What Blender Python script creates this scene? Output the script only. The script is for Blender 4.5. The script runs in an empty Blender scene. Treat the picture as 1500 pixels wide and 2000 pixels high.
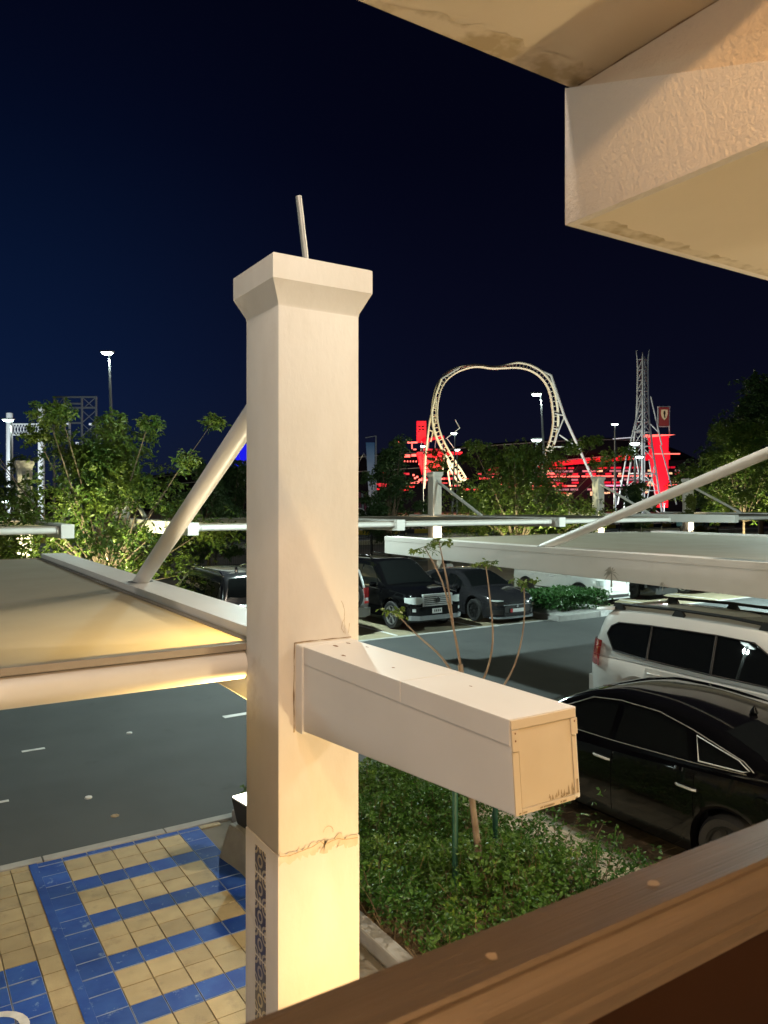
import bpy, bmesh, math, random
from mathutils import Vector, Matrix, noise

S = bpy.context.scene
COL = S.collection
R = math.radians
rnd = random.Random(7)

# ------------------------------------------------------------------ camera, sky, exposure
EYE = 3.5
YAW = R(32.5)
cam = bpy.data.cameras.new('camera')
cam.sensor_fit = 'VERTICAL'
cam.sensor_height = 24.0
cam.lens = 1490 / 2000 * 24.0
cam.shift_y = -0.009
cam.clip_start = 0.05
cam.clip_end = 3000
cam.dof.use_dof = True
cam.dof.focus_distance = 6.0
cam.dof.aperture_fstop = 5.5
camo = bpy.data.objects.new('camera', cam)
camo.location = (0, 0, EYE)
camo.rotation_euler = (R(90), 0, -YAW)
COL.objects.link(camo)
S.camera = camo

W = bpy.data.worlds.new('World')
S.world = W
W.use_nodes = True
wn, wl = W.node_tree.nodes, W.node_tree.links
bg = wn['Background']
sky = wn.new('ShaderNodeTexSky')
sky.sky_type = 'NISHITA'
sky.sun_disc = False
sky.sun_elevation = R(-5.0)          # night: the sun is below the horizon, towards the left
sky.sun_rotation = R(-12)
sky.air_density = 1.0
sky.dust_density = 0.3
sky.ozone_density = 6.0
# the town's glow: deep blue near the horizon, almost black overhead
tcw = wn.new('ShaderNodeTexCoord')
sxw = wn.new('ShaderNodeSeparateXYZ')
wl.new(tcw.outputs['Generated'], sxw.inputs[0])
rmp = wn.new('ShaderNodeValToRGB')
el = rmp.color_ramp.elements
el[0].position = 0.0
el[0].color = (0.028, 0.031, 0.078, 1)
el[1].position = 1.0
el[1].color = (0.004, 0.005, 0.020, 1)
q = el.new(0.16)
q.color = (0.015, 0.018, 0.052, 1)
q = el.new(0.42)
q.color = (0.0055, 0.007, 0.026, 1)
wl.new(sxw.outputs[2], rmp.inputs[0])
addn = wn.new('ShaderNodeMixRGB')
addn.blend_type = 'ADD'
addn.inputs[0].default_value = 1.0
wl.new(sky.outputs[0], addn.inputs[1])
wl.new(rmp.outputs[0], addn.inputs[2])
# a broad blue glow in the direction of the lit town (left of the view)
dot = wn.new('ShaderNodeVectorMath')
dot.operation = 'DOT_PRODUCT'
dot.inputs[1].default_value = (0.06, 0.99, 0.10)
wl.new(tcw.outputs['Generated'], dot.inputs[0])
mxd = wn.new('ShaderNodeMath'); mxd.operation = 'MAXIMUM'; mxd.inputs[1].default_value = 0.0
wl.new(dot.outputs['Value'], mxd.inputs[0])
pwr = wn.new('ShaderNodeMath'); pwr.operation = 'POWER'; pwr.inputs[1].default_value = 18.0
wl.new(mxd.outputs[0], pwr.inputs[0])
glow = wn.new('ShaderNodeMixRGB')
glow.blend_type = 'ADD'
glow.inputs[2].default_value = (0.0, 0.036, 0.14, 1)
wl.new(pwr.outputs[0], glow.inputs[0])
wl.new(addn.outputs[0], glow.inputs[1])
wl.new(glow.outputs[0], bg.inputs['Color'])
bg.inputs['Strength'].default_value = 0.15

S.view_settings.view_transform = 'Standard'
S.view_settings.look = 'None'
S.view_settings.exposure = 0.1
S.view_settings.gamma = 1.0
S.view_settings.use_curve_mapping = False
S.cycles.max_bounces = 5
S.cycles.diffuse_bounces = 3
S.cycles.glossy_bounces = 3
S.cycles.transmission_bounces = 3
S.cycles.sample_clamp_indirect = 4.0
S.cycles.use_denoising = True
S.cycles.caustics_reflective = False
S.cycles.caustics_refractive = False


# ------------------------------------------------------------------ powers and colours of lamps seen
LA = (450, (1.0, 0.58, 0.27))       # balcony ceiling lamp
LB = (1350, (1.0, 0.91, 0.87))       # facade lamp, left
LC = (310, (1.0, 0.86, 0.74))       # facade lamp over the soffit
LG = (2400, (1.0, 0.86, 0.68))      # unseen facade lamp added to brighten planter and sedan
LE = (280, (1.0, 0.76, 0.42))       # unseen lantern added to light the soffit
FL = (480, (1.0, 0.84, 0.56))       # floodlight behind the pillar
UL = (240, (1.0, 0.66, 0.20))       # uplight on the pillar's back
FD = (52, (1.0, 0.48, 0.08))        # floodlight at the pillar's foot
FF = (900, (1.0, 0.88, 0.66))       # floodlights of the far row
TR = (4600, (1.0, 0.96, 0.56))      # tree uplights
LOT = (14000, 3000, (0.78, 1.0, 0.94), 6500)  # added lot lamps out of view: right, left, colour, behind pillar
PARK = (58000, 14000, 16000)

# ------------------------------------------------------------------ helpers
MATS = {}

def mat(name, col, rough=0.6, metal=0.0, col2=None, nscale=4.0, ndet=4.0, nrange=(0.35, 0.7), bump=0.0, bscale=60.0,
        emit=None, estr=0.0, coat=0.0, spec=0.5, rand=0.0, transl=0.0, stretch=None, stain=None, brough=0.5):
    if name in MATS:
        return MATS[name]
    m = bpy.data.materials.new(name)
    m.use_nodes = True
    n, l = m.node_tree.nodes, m.node_tree.links
    b = n['Principled BSDF']
    b.inputs['Base Color'].default_value = (*col, 1)
    b.inputs['Roughness'].default_value = rough
    b.inputs['Metallic'].default_value = metal
    b.inputs['Coat Weight'].default_value = coat
    b.inputs['Coat Roughness'].default_value = 0.04
    b.inputs['Specular IOR Level'].default_value = spec
    tc = n.new('ShaderNodeNewGeometry')      # textures follow the place, so no two tiles are alike
    vec = tc.outputs['Position']
    if stretch:
        mp = n.new('ShaderNodeMapping')
        mp.inputs['Scale'].default_value = stretch
        l.new(vec, mp.inputs['Vector'])
        vec = mp.outputs['Vector']
    out = None
    if col2:
        nz = n.new('ShaderNodeTexNoise')
        nz.inputs['Scale'].default_value = nscale
        nz.inputs['Detail'].default_value = ndet
        l.new(vec, nz.inputs['Vector'])
        rp = n.new('ShaderNodeMapRange')
        rp.inputs['From Min'].default_value = nrange[0]
        rp.inputs['From Max'].default_value = nrange[1]
        l.new(nz.outputs['Fac'], rp.inputs['Value'])
        mx = n.new('ShaderNodeMixRGB')
        mx.inputs[1].default_value = (*col, 1)
        mx.inputs[2].default_value = (*col2, 1)
        l.new(rp.outputs[0], mx.inputs[0])
        out = mx.outputs[0]
    if stain:                                # a second, larger stain with its own colour
        sc, scale, lo, hi = stain
        nz = n.new('ShaderNodeTexNoise')
        nz.inputs['Scale'].default_value = scale
        nz.inputs['Detail'].default_value = 7.0
        nz.inputs['Roughness'].default_value = 0.65
        l.new(tc.outputs['Position'], nz.inputs['Vector'])
        rp = n.new('ShaderNodeMapRange')
        rp.inputs['From Min'].default_value = lo
        rp.inputs['From Max'].default_value = hi
        l.new(nz.outputs['Fac'], rp.inputs['Value'])
        mx = n.new('ShaderNodeMixRGB')
        if out:
            l.new(out, mx.inputs[1])
        else:
            mx.inputs[1].default_value = (*col, 1)
        mx.inputs[2].default_value = (*sc, 1)
        l.new(rp.outputs[0], mx.inputs[0])
        out = mx.outputs[0]
    if rand:
        oi = n.new('ShaderNodeObjectInfo')
        mr = n.new('ShaderNodeMapRange')
        mr.inputs['To Min'].default_value = 1 - rand
        mr.inputs['To Max'].default_value = 1 + rand
        l.new(oi.outputs['Random'], mr.inputs['Value'])
        hs = n.new('ShaderNodeHueSaturation')
        if out:
            l.new(out, hs.inputs['Color'])
        else:
            hs.inputs['Color'].default_value = (*col, 1)
        l.new(mr.outputs[0], hs.inputs['Value'])
        out = hs.outputs[0]
    if out:
        l.new(out, b.inputs['Base Color'])
    if bump:
        nb = n.new('ShaderNodeTexNoise')
        nb.inputs['Scale'].default_value = bscale
        nb.inputs['Detail'].default_value = 8.0
        nb.inputs['Roughness'].default_value = brough
        l.new(vec, nb.inputs['Vector'])
        bp = n.new('ShaderNodeBump')
        bp.inputs['Strength'].default_value = bump
        bp.inputs['Distance'].default_value = 0.01
        l.new(nb.outputs['Fac'], bp.inputs['Height'])
        l.new(bp.outputs[0], b.inputs['Normal'])
    if emit:
        b.inputs['Emission Color'].default_value = (*emit, 1)
        b.inputs['Emission Strength'].default_value = estr
    if transl:
        tr = n.new('ShaderNodeBsdfTranslucent')
        tr.inputs['Color'].default_value = (*col, 1)
        if out:
            l.new(out, tr.inputs['Color'])
        ms = n.new('ShaderNodeMixShader')
        ms.inputs[0].default_value = transl
        l.new(b.outputs[0], ms.inputs[1])
        l.new(tr.outputs[0], ms.inputs[2])
        l.new(ms.outputs[0], n['Material Output'].inputs['Surface'])
    MATS[name] = m
    return m


class MB:
    def __init__(s):
        s.v, s.f, s.mi, s.cur = [], [], [], 0

    def add(s, vs, fs):
        o = len(s.v)
        s.v += [tuple(p) for p in vs]
        for f in fs:
            s.f.append(tuple(i + o for i in f))
            s.mi.append(s.cur)
        return s

    def box(s, x0, x1, y0, y1, z0, z1):
        return s.add([(x0, y0, z0), (x1, y0, z0), (x1, y1, z0), (x0, y1, z0), (x0, y0, z1), (x1, y0, z1), (x1, y1, z1), (x0, y1, z1)],
                     [(0, 3, 2, 1), (4, 5, 6, 7), (0, 1, 5, 4), (1, 2, 6, 5), (2, 3, 7, 6), (3, 0, 4, 7)])

    def poly(s, pts):
        return s.add(pts, [tuple(range(len(pts)))])

    def hexa(s, a, b):                       # two quads of four points, joined
        return s.add(list(a) + list(b), [(3, 2, 1, 0), (4, 5, 6, 7), (0, 1, 5, 4), (1, 2, 6, 5), (2, 3, 7, 6), (3, 0, 4, 7)])

    def tube(s, pts, r, n=8, caps=True, up=None):
        pts = [Vector(p) for p in pts]
        rs = r if isinstance(r, (list, tuple)) else [r] * len(pts)
        t0 = (pts[1] - pts[0]).normalized()
        ref = Vector((0, 0, 1)) if abs(t0.z) < 0.9 else Vector((1, 0, 0))
        a = t0.cross(ref).normalized()
        vs, fs = [], []
        for i, p in enumerate(pts):
            t = (pts[min(i + 1, len(pts) - 1)] - pts[max(i - 1, 0)]).normalized()
            a = (a - t * a.dot(t)).normalized()
            b = t.cross(a)
            for k in range(n):
                an = 2 * math.pi * (k + 0.5) / n
                vs.append(p + (a * math.cos(an) + b * math.sin(an)) * rs[i])
        for i in range(len(pts) - 1):
            for k in range(n):
                k2 = (k + 1) % n
                fs.append((i * n + k, i * n + k2, (i + 1) * n + k2, (i + 1) * n + k))
        if caps:
            fs.append(tuple(range(n - 1, -1, -1)))
            fs.append(tuple((len(pts) - 1) * n + k for k in range(n)))
        return s.add(vs, fs)

    def lathe(s, prof, n=24, c=(0, 0, 0), axis='z', caps=True):
        vs, fs = [], []
        for r, h in prof:
            for k in range(n):
                an = 2 * math.pi * k / n
                u, w = r * math.cos(an), r * math.sin(an)
                p = {'z': (u, w, h), 'y': (u, h, w), 'x': (h, u, w)}[axis]
                vs.append((p[0] + c[0], p[1] + c[1], p[2] + c[2]))
        for i in range(len(prof) - 1):
            for k in range(n):
                k2 = (k + 1) % n
                fs.append((i * n + k, i * n + k2, (i + 1) * n + k2, (i + 1) * n + k))
        if caps:
            fs.append(tuple(range(n - 1, -1, -1)))
            fs.append(tuple((len(prof) - 1) * n + k for k in range(n)))
        return s.add(vs, fs)

    def prism_x(s, prof, x0, x1):            # closed (y, z) outline swept along x
        n = len(prof)
        vs = [(x0, y, z) for y, z in prof] + [(x1, y, z) for y, z in prof]
        fs = [tuple(range(n - 1, -1, -1)), tuple(range(n, 2 * n))]
        fs += [(i, (i + 1) % n, n + (i + 1) % n, n + i) for i in range(n)]
        return s.add(vs, fs)

    def grid(s, rows, close=False):
        m = len(rows[0])
        vs = [p for r in rows for p in r]
        fs = []
        for i in range(len(rows) - 1):
            for j in range(m - 1):
                fs.append((i * m + j, i * m + j + 1, (i + 1) * m + j + 1, (i + 1) * m + j))
        return s.add(vs, fs)

    def mesh(s, name, mats, smooth=None, bevel=0.0, off=(0, 0, 0), fix=True):
        me = bpy.data.meshes.new(name)
        vs = s.v
        if any(off):
            vs = [(x - off[0], y - off[1], z - off[2]) for x, y, z in vs]
        me.from_pydata(vs, [], s.f)
        mats = mats if isinstance(mats, (list, tuple)) else [mats]
        for m in mats:
            me.materials.append(m)
        if len(mats) > 1:
            me.polygons.foreach_set('material_index', s.mi)
        if bevel or fix:
            bm = bmesh.new()
            bm.from_mesh(me)
            if fix:
                bmesh.ops.recalc_face_normals(bm, faces=bm.faces)
            if bevel:
                ed = [e for e in bm.edges if len(e.link_faces) == 2 and e.calc_face_angle(0) > 0.6]
                bmesh.ops.bevel(bm, geom=ed, offset=bevel, segments=2, affect='EDGES', profile=0.6, clamp_overlap=True)
            bm.to_mesh(me)
            bm.free()
        if smooth:
            me.polygons.foreach_set('use_smooth', [True] * len(me.polygons))
            me.set_sharp_from_angle(angle=R(smooth))
        me.update()
        return me

    def build(s, name, mats, parent=None, world=False, **k):
        off = (0, 0, 0)
        if world and parent is not None:
            p, o = parent, Vector((0, 0, 0))
            while p is not None:
                o += Vector(p.location)
                p = p.parent
            off = tuple(o)
        return link(name, s.mesh(name, mats, off=off, **k), parent)


def link(name, me, parent=None):
    o = bpy.data.objects.new(name, me)
    COL.objects.link(o)
    if parent is not None:
        o.parent = parent
    return o


def tag(o, label=None, cat=None, group=None, kind=None):
    if label: o['label'] = label
    if cat: o['category'] = cat
    if group: o['group'] = group
    if kind: o['kind'] = kind
    return o


def thing(name, label, cat, loc=(0, 0, 0), rz=0.0, group=None):
    o = bpy.data.objects.new(name, None)
    o.empty_display_size = 0.2
    COL.objects.link(o)
    o.location = loc
    o.rotation_euler = (0, 0, rz)
    return tag(o, label, cat, group)


def copy_tree(o, parent=None):
    c = o.copy()
    COL.objects.link(c)
    c.parent = parent
    for ch in list(o.children):
        copy_tree(ch, c)
    return c


def lamp(name, kind, loc, power, col, parent=None, size=0.1, aim=None, spot=None, blend=0.4):
    d = bpy.data.lights.new(name, kind)
    d.energy = power
    d.color = col
    if kind == 'AREA':
        d.size = size
    else:
        d.shadow_soft_size = size
    if spot:
        d.spot_size = R(spot)
        d.spot_blend = blend
    o = bpy.data.objects.new(name, d)
    COL.objects.link(o)
    o.location = loc
    if aim is not None:
        v = Vector(aim) - Vector(loc)
        o.rotation_euler = v.to_track_quat('-Z', 'Y').to_euler()
    if parent is not None:
        o.parent = parent
    return o


CY, SY = math.cos(YAW), math.sin(YAW)

def far(r, d, h=0.0):                        # a place r metres to the right and d metres out along the view bearing
    return (CY * r + SY * d, -SY * r + CY * d, h)

def lerp(a, b, t):
    return a + (b - a) * t

def pw(tab, x):                              # smooth-ish piecewise interpolation of a table
    if x <= tab[0][0]: return tab[0][1]
    for (x0, y0), (x1, y1) in zip(tab, tab[1:]):
        if x <= x1:
            return lerp(y0, y1, (x - x0) / (x1 - x0))
    return tab[-1][1]

def smooth_tab(tab, n=48):                   # Catmull-Rom through the table's points
    out = []
    for i in range(len(tab) - 1):
        p0 = tab[max(i - 1, 0)]; p1 = tab[i]; p2 = tab[i + 1]; p3 = tab[min(i + 2, len(tab) - 1)]
        m = max(2, n // (len(tab) - 1))
        for k in range(m):
            t = k / m
            x = lerp(p1[0], p2[0], t)
            m1 = (p2[1] - p0[1]) / max(p2[0] - p0[0], 1e-6) * (p2[0] - p1[0])
            m2 = (p3[1] - p1[1]) / max(p3[0] - p1[0], 1e-6) * (p2[0] - p1[0])
            h = (2*t**3 - 3*t*t + 1) * p1[1] + (t**3 - 2*t*t + t) * m1 + (-2*t**3 + 3*t*t) * p2[1] + (t**3 - t*t) * m2
            out.append((x, h))
    out.append(tab[-1])
    return out

def cr_pts(P, m=7):
    out = []
    for i in range(len(P) - 1):
        p0, p1, p2, p3 = P[max(i-1, 0)], P[i], P[i+1], P[min(i+2, len(P)-1)]
        for q in range(m):
            t = q / m
            out.append(tuple(.5 * ((2*b) + (-a + c) * t + (2*a - 5*b + 4*c - d) * t*t + (-a + 3*b - 3*c + d) * t**3) for a, b, c, d in zip(p0, p1, p2, p3)))
    out.append(P[-1])
    return out

# ------------------------------------------------------------------ materials
M_plaster = mat('painted_plaster', (0.71, 0.66, 0.58), 0.75, col2=(0.655, 0.60, 0.515), nscale=3.0, ndet=8, nrange=(0.38, 0.72), stretch=(1.4, 1.4, 0.7), bump=0.14, bscale=20, stain=((0.50, 0.43, 0.33), 2.6, 0.60, 0.84))
M_stucco = mat('rough_stucco', (0.80, 0.74, 0.65), 0.8, col2=(0.74, 0.68, 0.58), nscale=3, bump=0.75, bscale=75, brough=0.7, stain=((0.42, 0.33, 0.2), 1.6, 0.64, 0.9))
M_stucco2 = mat('older_stucco', (0.74, 0.62, 0.46), 0.8, col2=(0.66, 0.54, 0.38), nscale=3, bump=0.75, bscale=75, brough=0.7, stain=((0.42, 0.33, 0.2), 2.6, 0.6, 0.85))
M_soffit = mat('soffit_plaster', (0.70, 0.62, 0.48), 0.8, col2=(0.63, 0.55, 0.41), nscale=2, bump=0.05, bscale=120)
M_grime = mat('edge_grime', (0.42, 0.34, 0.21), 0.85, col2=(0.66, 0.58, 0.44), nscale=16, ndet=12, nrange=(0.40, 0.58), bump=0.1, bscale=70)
M_beam = mat('painted_steel', (0.70, 0.67, 0.62), 0.45, col2=(0.65, 0.62, 0.57), nscale=1.5, ndet=5, bump=0.015, bscale=30, stain=((0.55, 0.49, 0.42), 0.9, 0.62, 0.85))
M_endplate = mat('end_plate_paint', (0.62, 0.52, 0.38), 0.5, col2=(0.55, 0.45, 0.31), nscale=3, ndet=6, bump=0.02, bscale=30)
M_rust = mat('rust_stain', (0.14, 0.055, 0.02), 0.9, col2=(0.32, 0.2, 0.12), nscale=30)
M_dirt = mat('dirt_streak', (0.22, 0.15, 0.08), 0.9, col2=(0.42, 0.32, 0.2), nscale=25)
M_crack = mat('crack', (0.40, 0.29, 0.15), 0.95)
M_trim = mat('satin_trim', (0.30, 0.30, 0.29), 0.3, metal=0.5)
M_crackhalo = mat('damp_stain', (0.60, 0.50, 0.36), 0.85, col2=(0.66, 0.59, 0.47), nscale=14)
M_fabric = mat('canopy_fabric', (0.42, 0.375, 0.28), 0.75, col2=(0.38, 0.335, 0.245), nscale=1.4, bump=0.05, bscale=350, transl=0.42)
M_clamp = mat('clamp_rail', (0.30, 0.26, 0.21), 0.45, metal=0.2)
M_rod = mat('galvanised', (0.30, 0.29, 0.26), 0.5, metal=0.6)
M_asphalt = mat('asphalt', (0.058, 0.063, 0.063), 0.82, col2=(0.044, 0.048, 0.048), nscale=0.9, ndet=12, bump=0.45, bscale=110, stain=((0.026, 0.027, 0.027), 0.8, 0.60, 0.74))
M_roadasph = mat('road_asphalt', (0.07, 0.075, 0.075), 0.8)
M_ground = mat('sandy_ground', (0.16, 0.13, 0.09), 0.95, col2=(0.11, 0.09, 0.06), nscale=0.4)
M_grout = mat('grout', (0.16, 0.14, 0.11), 0.9)
M_paver = mat('beige_paver', (0.40, 0.32, 0.175), 0.75, col2=(0.34, 0.27, 0.145), nscale=6, ndet=8, bump=0.2, bscale=70, rand=0.17, stain=((0.22, 0.17, 0.10), 5.0, 0.55, 0.78))
M_blue = mat('blue_paint', (0.011, 0.05, 0.27), 0.7, spec=0.2, col2=(0.025, 0.085, 0.34), nscale=5, ndet=8, bump=0.12, bscale=80, rand=0.2, stain=((0.20, 0.28, 0.46), 8.0, 0.60, 0.72))
M_brick = mat('brown_paver', (0.15, 0.105, 0.065), 0.8, col2=(0.11, 0.08, 0.05), nscale=8, bump=0.2, bscale=80, rand=0.22)
M_sandpaver = mat('sand_paver', (0.36, 0.31, 0.22), 0.8, col2=(0.28, 0.24, 0.17), nscale=6, bump=0.2, bscale=80, rand=0.15)
M_bay = mat('bay_pavers', (0.27, 0.235, 0.15), 0.8, col2=(0.21, 0.18, 0.115), nscale=2.2, ndet=8, bump=0.2, bscale=60)
M_concrete = mat('concrete', (0.36, 0.36, 0.34), 0.85, col2=(0.28, 0.28, 0.27), nscale=5, bump=0.15, bscale=50)
M_whitepaint = mat('white_marking', (0.72, 0.72, 0.70), 0.6, col2=(0.5, 0.5, 0.5), nscale=9)
M_yellowpaint = mat('yellow_marking', (0.6, 0.42, 0.04), 0.6)
M_blackpaint = mat('black_marking', (0.03, 0.03, 0.03), 0.6)
M_soil = mat('soil', (0.17, 0.115, 0.06), 0.95, col2=(0.10, 0.07, 0.04), nscale=8, bump=0.5, bscale=30)
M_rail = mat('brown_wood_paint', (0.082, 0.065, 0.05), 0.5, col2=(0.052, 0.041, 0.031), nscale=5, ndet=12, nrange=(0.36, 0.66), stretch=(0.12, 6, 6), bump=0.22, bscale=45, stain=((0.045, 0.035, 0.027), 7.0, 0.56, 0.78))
M_railshade = mat('shaded_wood', (0.014, 0.006, 0.003), 0.8, spec=0.1)  # shade below the rail put into a near-black wood colour
M_chip = mat('paint_chip', (0.24, 0.20, 0.16), 0.8)
M_bark = mat('bark', (0.12, 0.085, 0.055), 0.9, col2=(0.07, 0.05, 0.035), nscale=12, bump=0.5, bscale=20)
M_barkpale = mat('sapling_bark', (0.15, 0.105, 0.075), 0.85, col2=(0.24, 0.19, 0.14), nscale=9, bump=0.3, bscale=50)
M_stake = mat('green_stake', (0.015, 0.07, 0.045), 0.5)

def leafmat(name, c, c2, tr=0.35):
    return mat(name, c, 0.45, col2=c2, nscale=1.3, ndet=3, nrange=(0.35, 0.65), transl=tr, spec=0.4)

M_leaf = leafmat('tree_leaf', (0.055, 0.110, 0.018), (0.105, 0.140, 0.020), .42)
M_leafdark = leafmat('dark_leaf', (0.03, 0.065, 0.022), (0.045, 0.08, 0.025))
M_leafyel = leafmat('yellow_leaf', (0.14, 0.15, 0.025), (0.10, 0.12, 0.02))
M_shrub = leafmat('shrub_leaf', (0.04, 0.115, 0.014), (0.075, 0.155, 0.02), 0.3)
M_shrubnew = leafmat('young_leaf', (0.17, 0.26, 0.03), (0.12, 0.2, 0.03), 0.3)
M_hedge = leafmat('hedge_leaf', (0.03, 0.10, 0.022), (0.05, 0.13, 0.03), 0.2)
M_straw = mat('dry_twig', (0.22, 0.16, 0.09), 0.9)

M_black = mat('black_car_paint', (0.003, 0.003, 0.0035), 0.09, coat=0.5, spec=0.3)
M_dgrey = mat('charcoal_car_paint', (0.018, 0.018, 0.020), 0.2, coat=0.6, spec=0.4)
M_white = mat('white_car_paint', (0.62, 0.62, 0.59), 0.3, coat=1.0)
M_silver = mat('silver_car_paint', (0.48, 0.50, 0.50), 0.3, metal=0.5, coat=0.8)
M_glass = mat('tinted_glass', (0.006, 0.007, 0.007), 0.006, spec=0.6)
M_tyre = mat('tyre_rubber', (0.014, 0.014, 0.014), 0.8)
M_rim = mat('alloy_rim', (0.48, 0.48, 0.46), 0.3, metal=0.8)
M_rimdark = mat('dark_rim', (0.022, 0.022, 0.022), 0.35, metal=0.5)
M_chrome = mat('chrome', (0.75, 0.75, 0.75), 0.12, metal=1.0)
M_chromeglint = mat('chrome_glint_trim', (0.66, 0.68, 0.68), 0.28, metal=0.35)  # pale low-metal colour stands in for reflections on chrome
M_plastic = mat('black_plastic', (0.015, 0.015, 0.015), 0.5)
M_greyplastic = mat('grey_bumper', (0.22, 0.24, 0.25), 0.45)
M_tail = mat('tail_lamp_red', (0.22, 0.008, 0.010), 0.12, coat=1.0)
M_head = mat('headlamp_lens', (0.72, 0.78, 0.76), 0.15, metal=0.2, coat=1.0)
M_plate = mat('number_plate', (0.70, 0.72, 0.72), 0.4)
M_platered = mat('plate_red', (0.45, 0.03, 0.03), 0.4)

M_farwhite = mat('white_structure', (0.70, 0.72, 0.72), 0.5)
M_track = mat('track_paint', (0.66, 0.65, 0.54), 0.5)
M_support = mat('support_steel', (0.42, 0.46, 0.48), 0.5)
M_lattice = mat('lattice_steel', (0.30, 0.32, 0.34), 0.5, metal=0.2)
M_pole = mat('lamp_pole', (0.32, 0.34, 0.34), 0.5, metal=0.3)
M_hallroof = mat('dark_hall_roof', (0.008, 0.008, 0.014), 0.7, spec=.1)
M_tileedge = mat('worn_tile_edge', (0.16, 0.22, 0.40), 0.8, col2=(0.30, 0.36, 0.48), nscale=6)
M_fence = mat('fence_black', (0.012, 0.013, 0.013), 0.5)
M_fencepale = mat('road_barrier', (0.45, 0.45, 0.44), 0.6)
M_ledwhite = mat('led_white', (1, 1, 1), 0.5, emit=(0.80, 1.0, 0.94), estr=14)
M_ledwarm = mat('flood_lens', (1, 1, 1), 0.5, emit=(1.0, 0.93, 0.74), estr=9)
M_red = mat('red_lit_panel', (0.3, 0.01, 0.02), 0.5, emit=(1.0, 0.004, 0.02), estr=0.95, col2=None)
M_reddim = mat('red_lit_panel_dim', (0.2, 0.01, 0.02), 0.5, emit=(0.75, 0.006, 0.03), estr=0.75)
M_redhot = mat('red_light_line', (0.5, 0.1, 0.1), 0.5, emit=(1.0, 0.16, 0.12), estr=1.7)
M_pink = mat('pink_light_line', (0.5, 0.2, 0.3), 0.5, emit=(1.0, 0.28, 0.50), estr=1.3)
M_warmwin = mat('warm_lit_window', (0.5, 0.4, 0.3), 0.5, emit=(1.0, 0.62, 0.33), estr=0.9)
M_greywin = mat('dim_grey_panel', (0.2, 0.17, 0.18), 0.6, emit=(0.36, 0.16, 0.20), estr=0.75)
M_bluelit = mat('blue_lit_panel', (0.01, 0.01, 0.2), 0.5, emit=(0.012, 0.012, 0.85), estr=0.9)

# ================================================================== the setting
def sheet(name, x0, x1, y0, y1, z, m, label=None):
    o = MB().poly([(x0, y0, z), (x1, y0, z), (x1, y1, z), (x0, y1, z)]).build(name, m, fix=False)
    return tag(o, label, kind='structure')

sheet('ground', -900, 900, -60, 1400, -0.04, M_ground)
sheet('driveway', -60, 90, 8.17, 16.55, -0.010, M_asphalt)
sheet('far_parking_bays', -60, 90, 16.70, 24.5, -0.006, M_bay)
sheet('road', -400, 500, 55.6, 72.0, -0.02, M_roadasph)
k = MB()
k.box(-60, 90, 16.55, 16.70, -0.05, 0.004)
tag(k.build('bay_edge_kerb', M_concrete, bevel=0.01), kind='structure')
k = MB()
for i in range(-30, 46):
    if 1.0 < i * 1.2 < 6 or True:
        k.box(i * 1.2, i * 1.2 + 1.19, 8.05, 8.17, -0.05, 0.012)
tag(k.build('near_kerb', M_concrete, bevel=0.008), kind='structure')
# white bay lines on the far pavers
k = MB()
for x in (8.75, 11.1, 13.8, 19.4, 22.0, 25.0):
    k.box(x - 0.05, x + 0.05, 16.8, 22.5, -0.004, 0.0)
tag(k.build('bay_marking', M_whitepaint), kind='structure')
# small marks, reflectors and leaves on the driveway
k = MB()
for (x, y, a, b) in ((4.77, 11.93, .28, .07), (1.62, 11.8, .15, .035), (1.0, 9.95, .10, .03)):
    k.box(x - a, x + a, y - b, y + b, -0.006, -0.002)
tag(k.build('driveway_marking', M_whitepaint), kind='structure')
for (x, y) in ((2.97, 11.88), (1.91, 9.54)):
    o = MB().lathe([(0.045, 0), (0.04, 0.015), (0.02, 0.02)], 10, (0, 0, -0.01)).build('road_stud', M_whitepaint, smooth=50)
    o.location = (x, y, 0)
    tag(o, 'small white reflector stud on the dark driveway, %s' % ('the one farther from the blue tiles' if y > 11 else 'the one nearer the blue tiles'), 'road stud', 'studs on the driveway')
for (x, y) in ((2.05, 8.83),):
    o = MB().lathe([(0.05, 0), (0.045, 0.006)], 7, (0, 0, -0.008)).build('dead_leaf', M_dirt)
    o.location = (x, y, 0)
    tag(o, 'small dark leaf lying on the driveway close to the kerb', 'leaf')

# ---- pavement with every tile its own piece
pave = sheet('pavement', -3.0, 3.1, 2.0, 8.05, -0.012, M_grout)
ts = 0.23
tm = MB().box(-ts/2 + 0.004, ts/2 - 0.004, -ts/2 + 0.004, ts/2 - 0.004, -0.03, 0).mesh('beige_tile', M_paver, bevel=0.003)
def worn_edges(me):                         # the paint has worn off the arrises of the blue tiles
    me.materials.append(M_tileedge)
    for p in me.polygons:
        if p.normal.z < 0.97: p.material_index = 1
    return me
tb = worn_edges(MB().box(-ts/2 + 0.003, ts/2 - 0.003, -ts/2 + 0.003, ts/2 - 0.003, -0.03, 0.001).mesh('blue_tile', M_blue, bevel=0.0035))
def isblue(cx, cy):
    x, y = cx, cy
    if 1.09 < x < 2.75 and 5.20 < y:
        if x < 1.36 or x > 2.50 or y > 7.96:
            return True
        rowi = math.floor((7.96 - y) / ts)          # two beige rows, one blue row
        return rowi % 3 == 2
    if x < 0.90 and y < 6.35:
        return True
    return False
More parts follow.
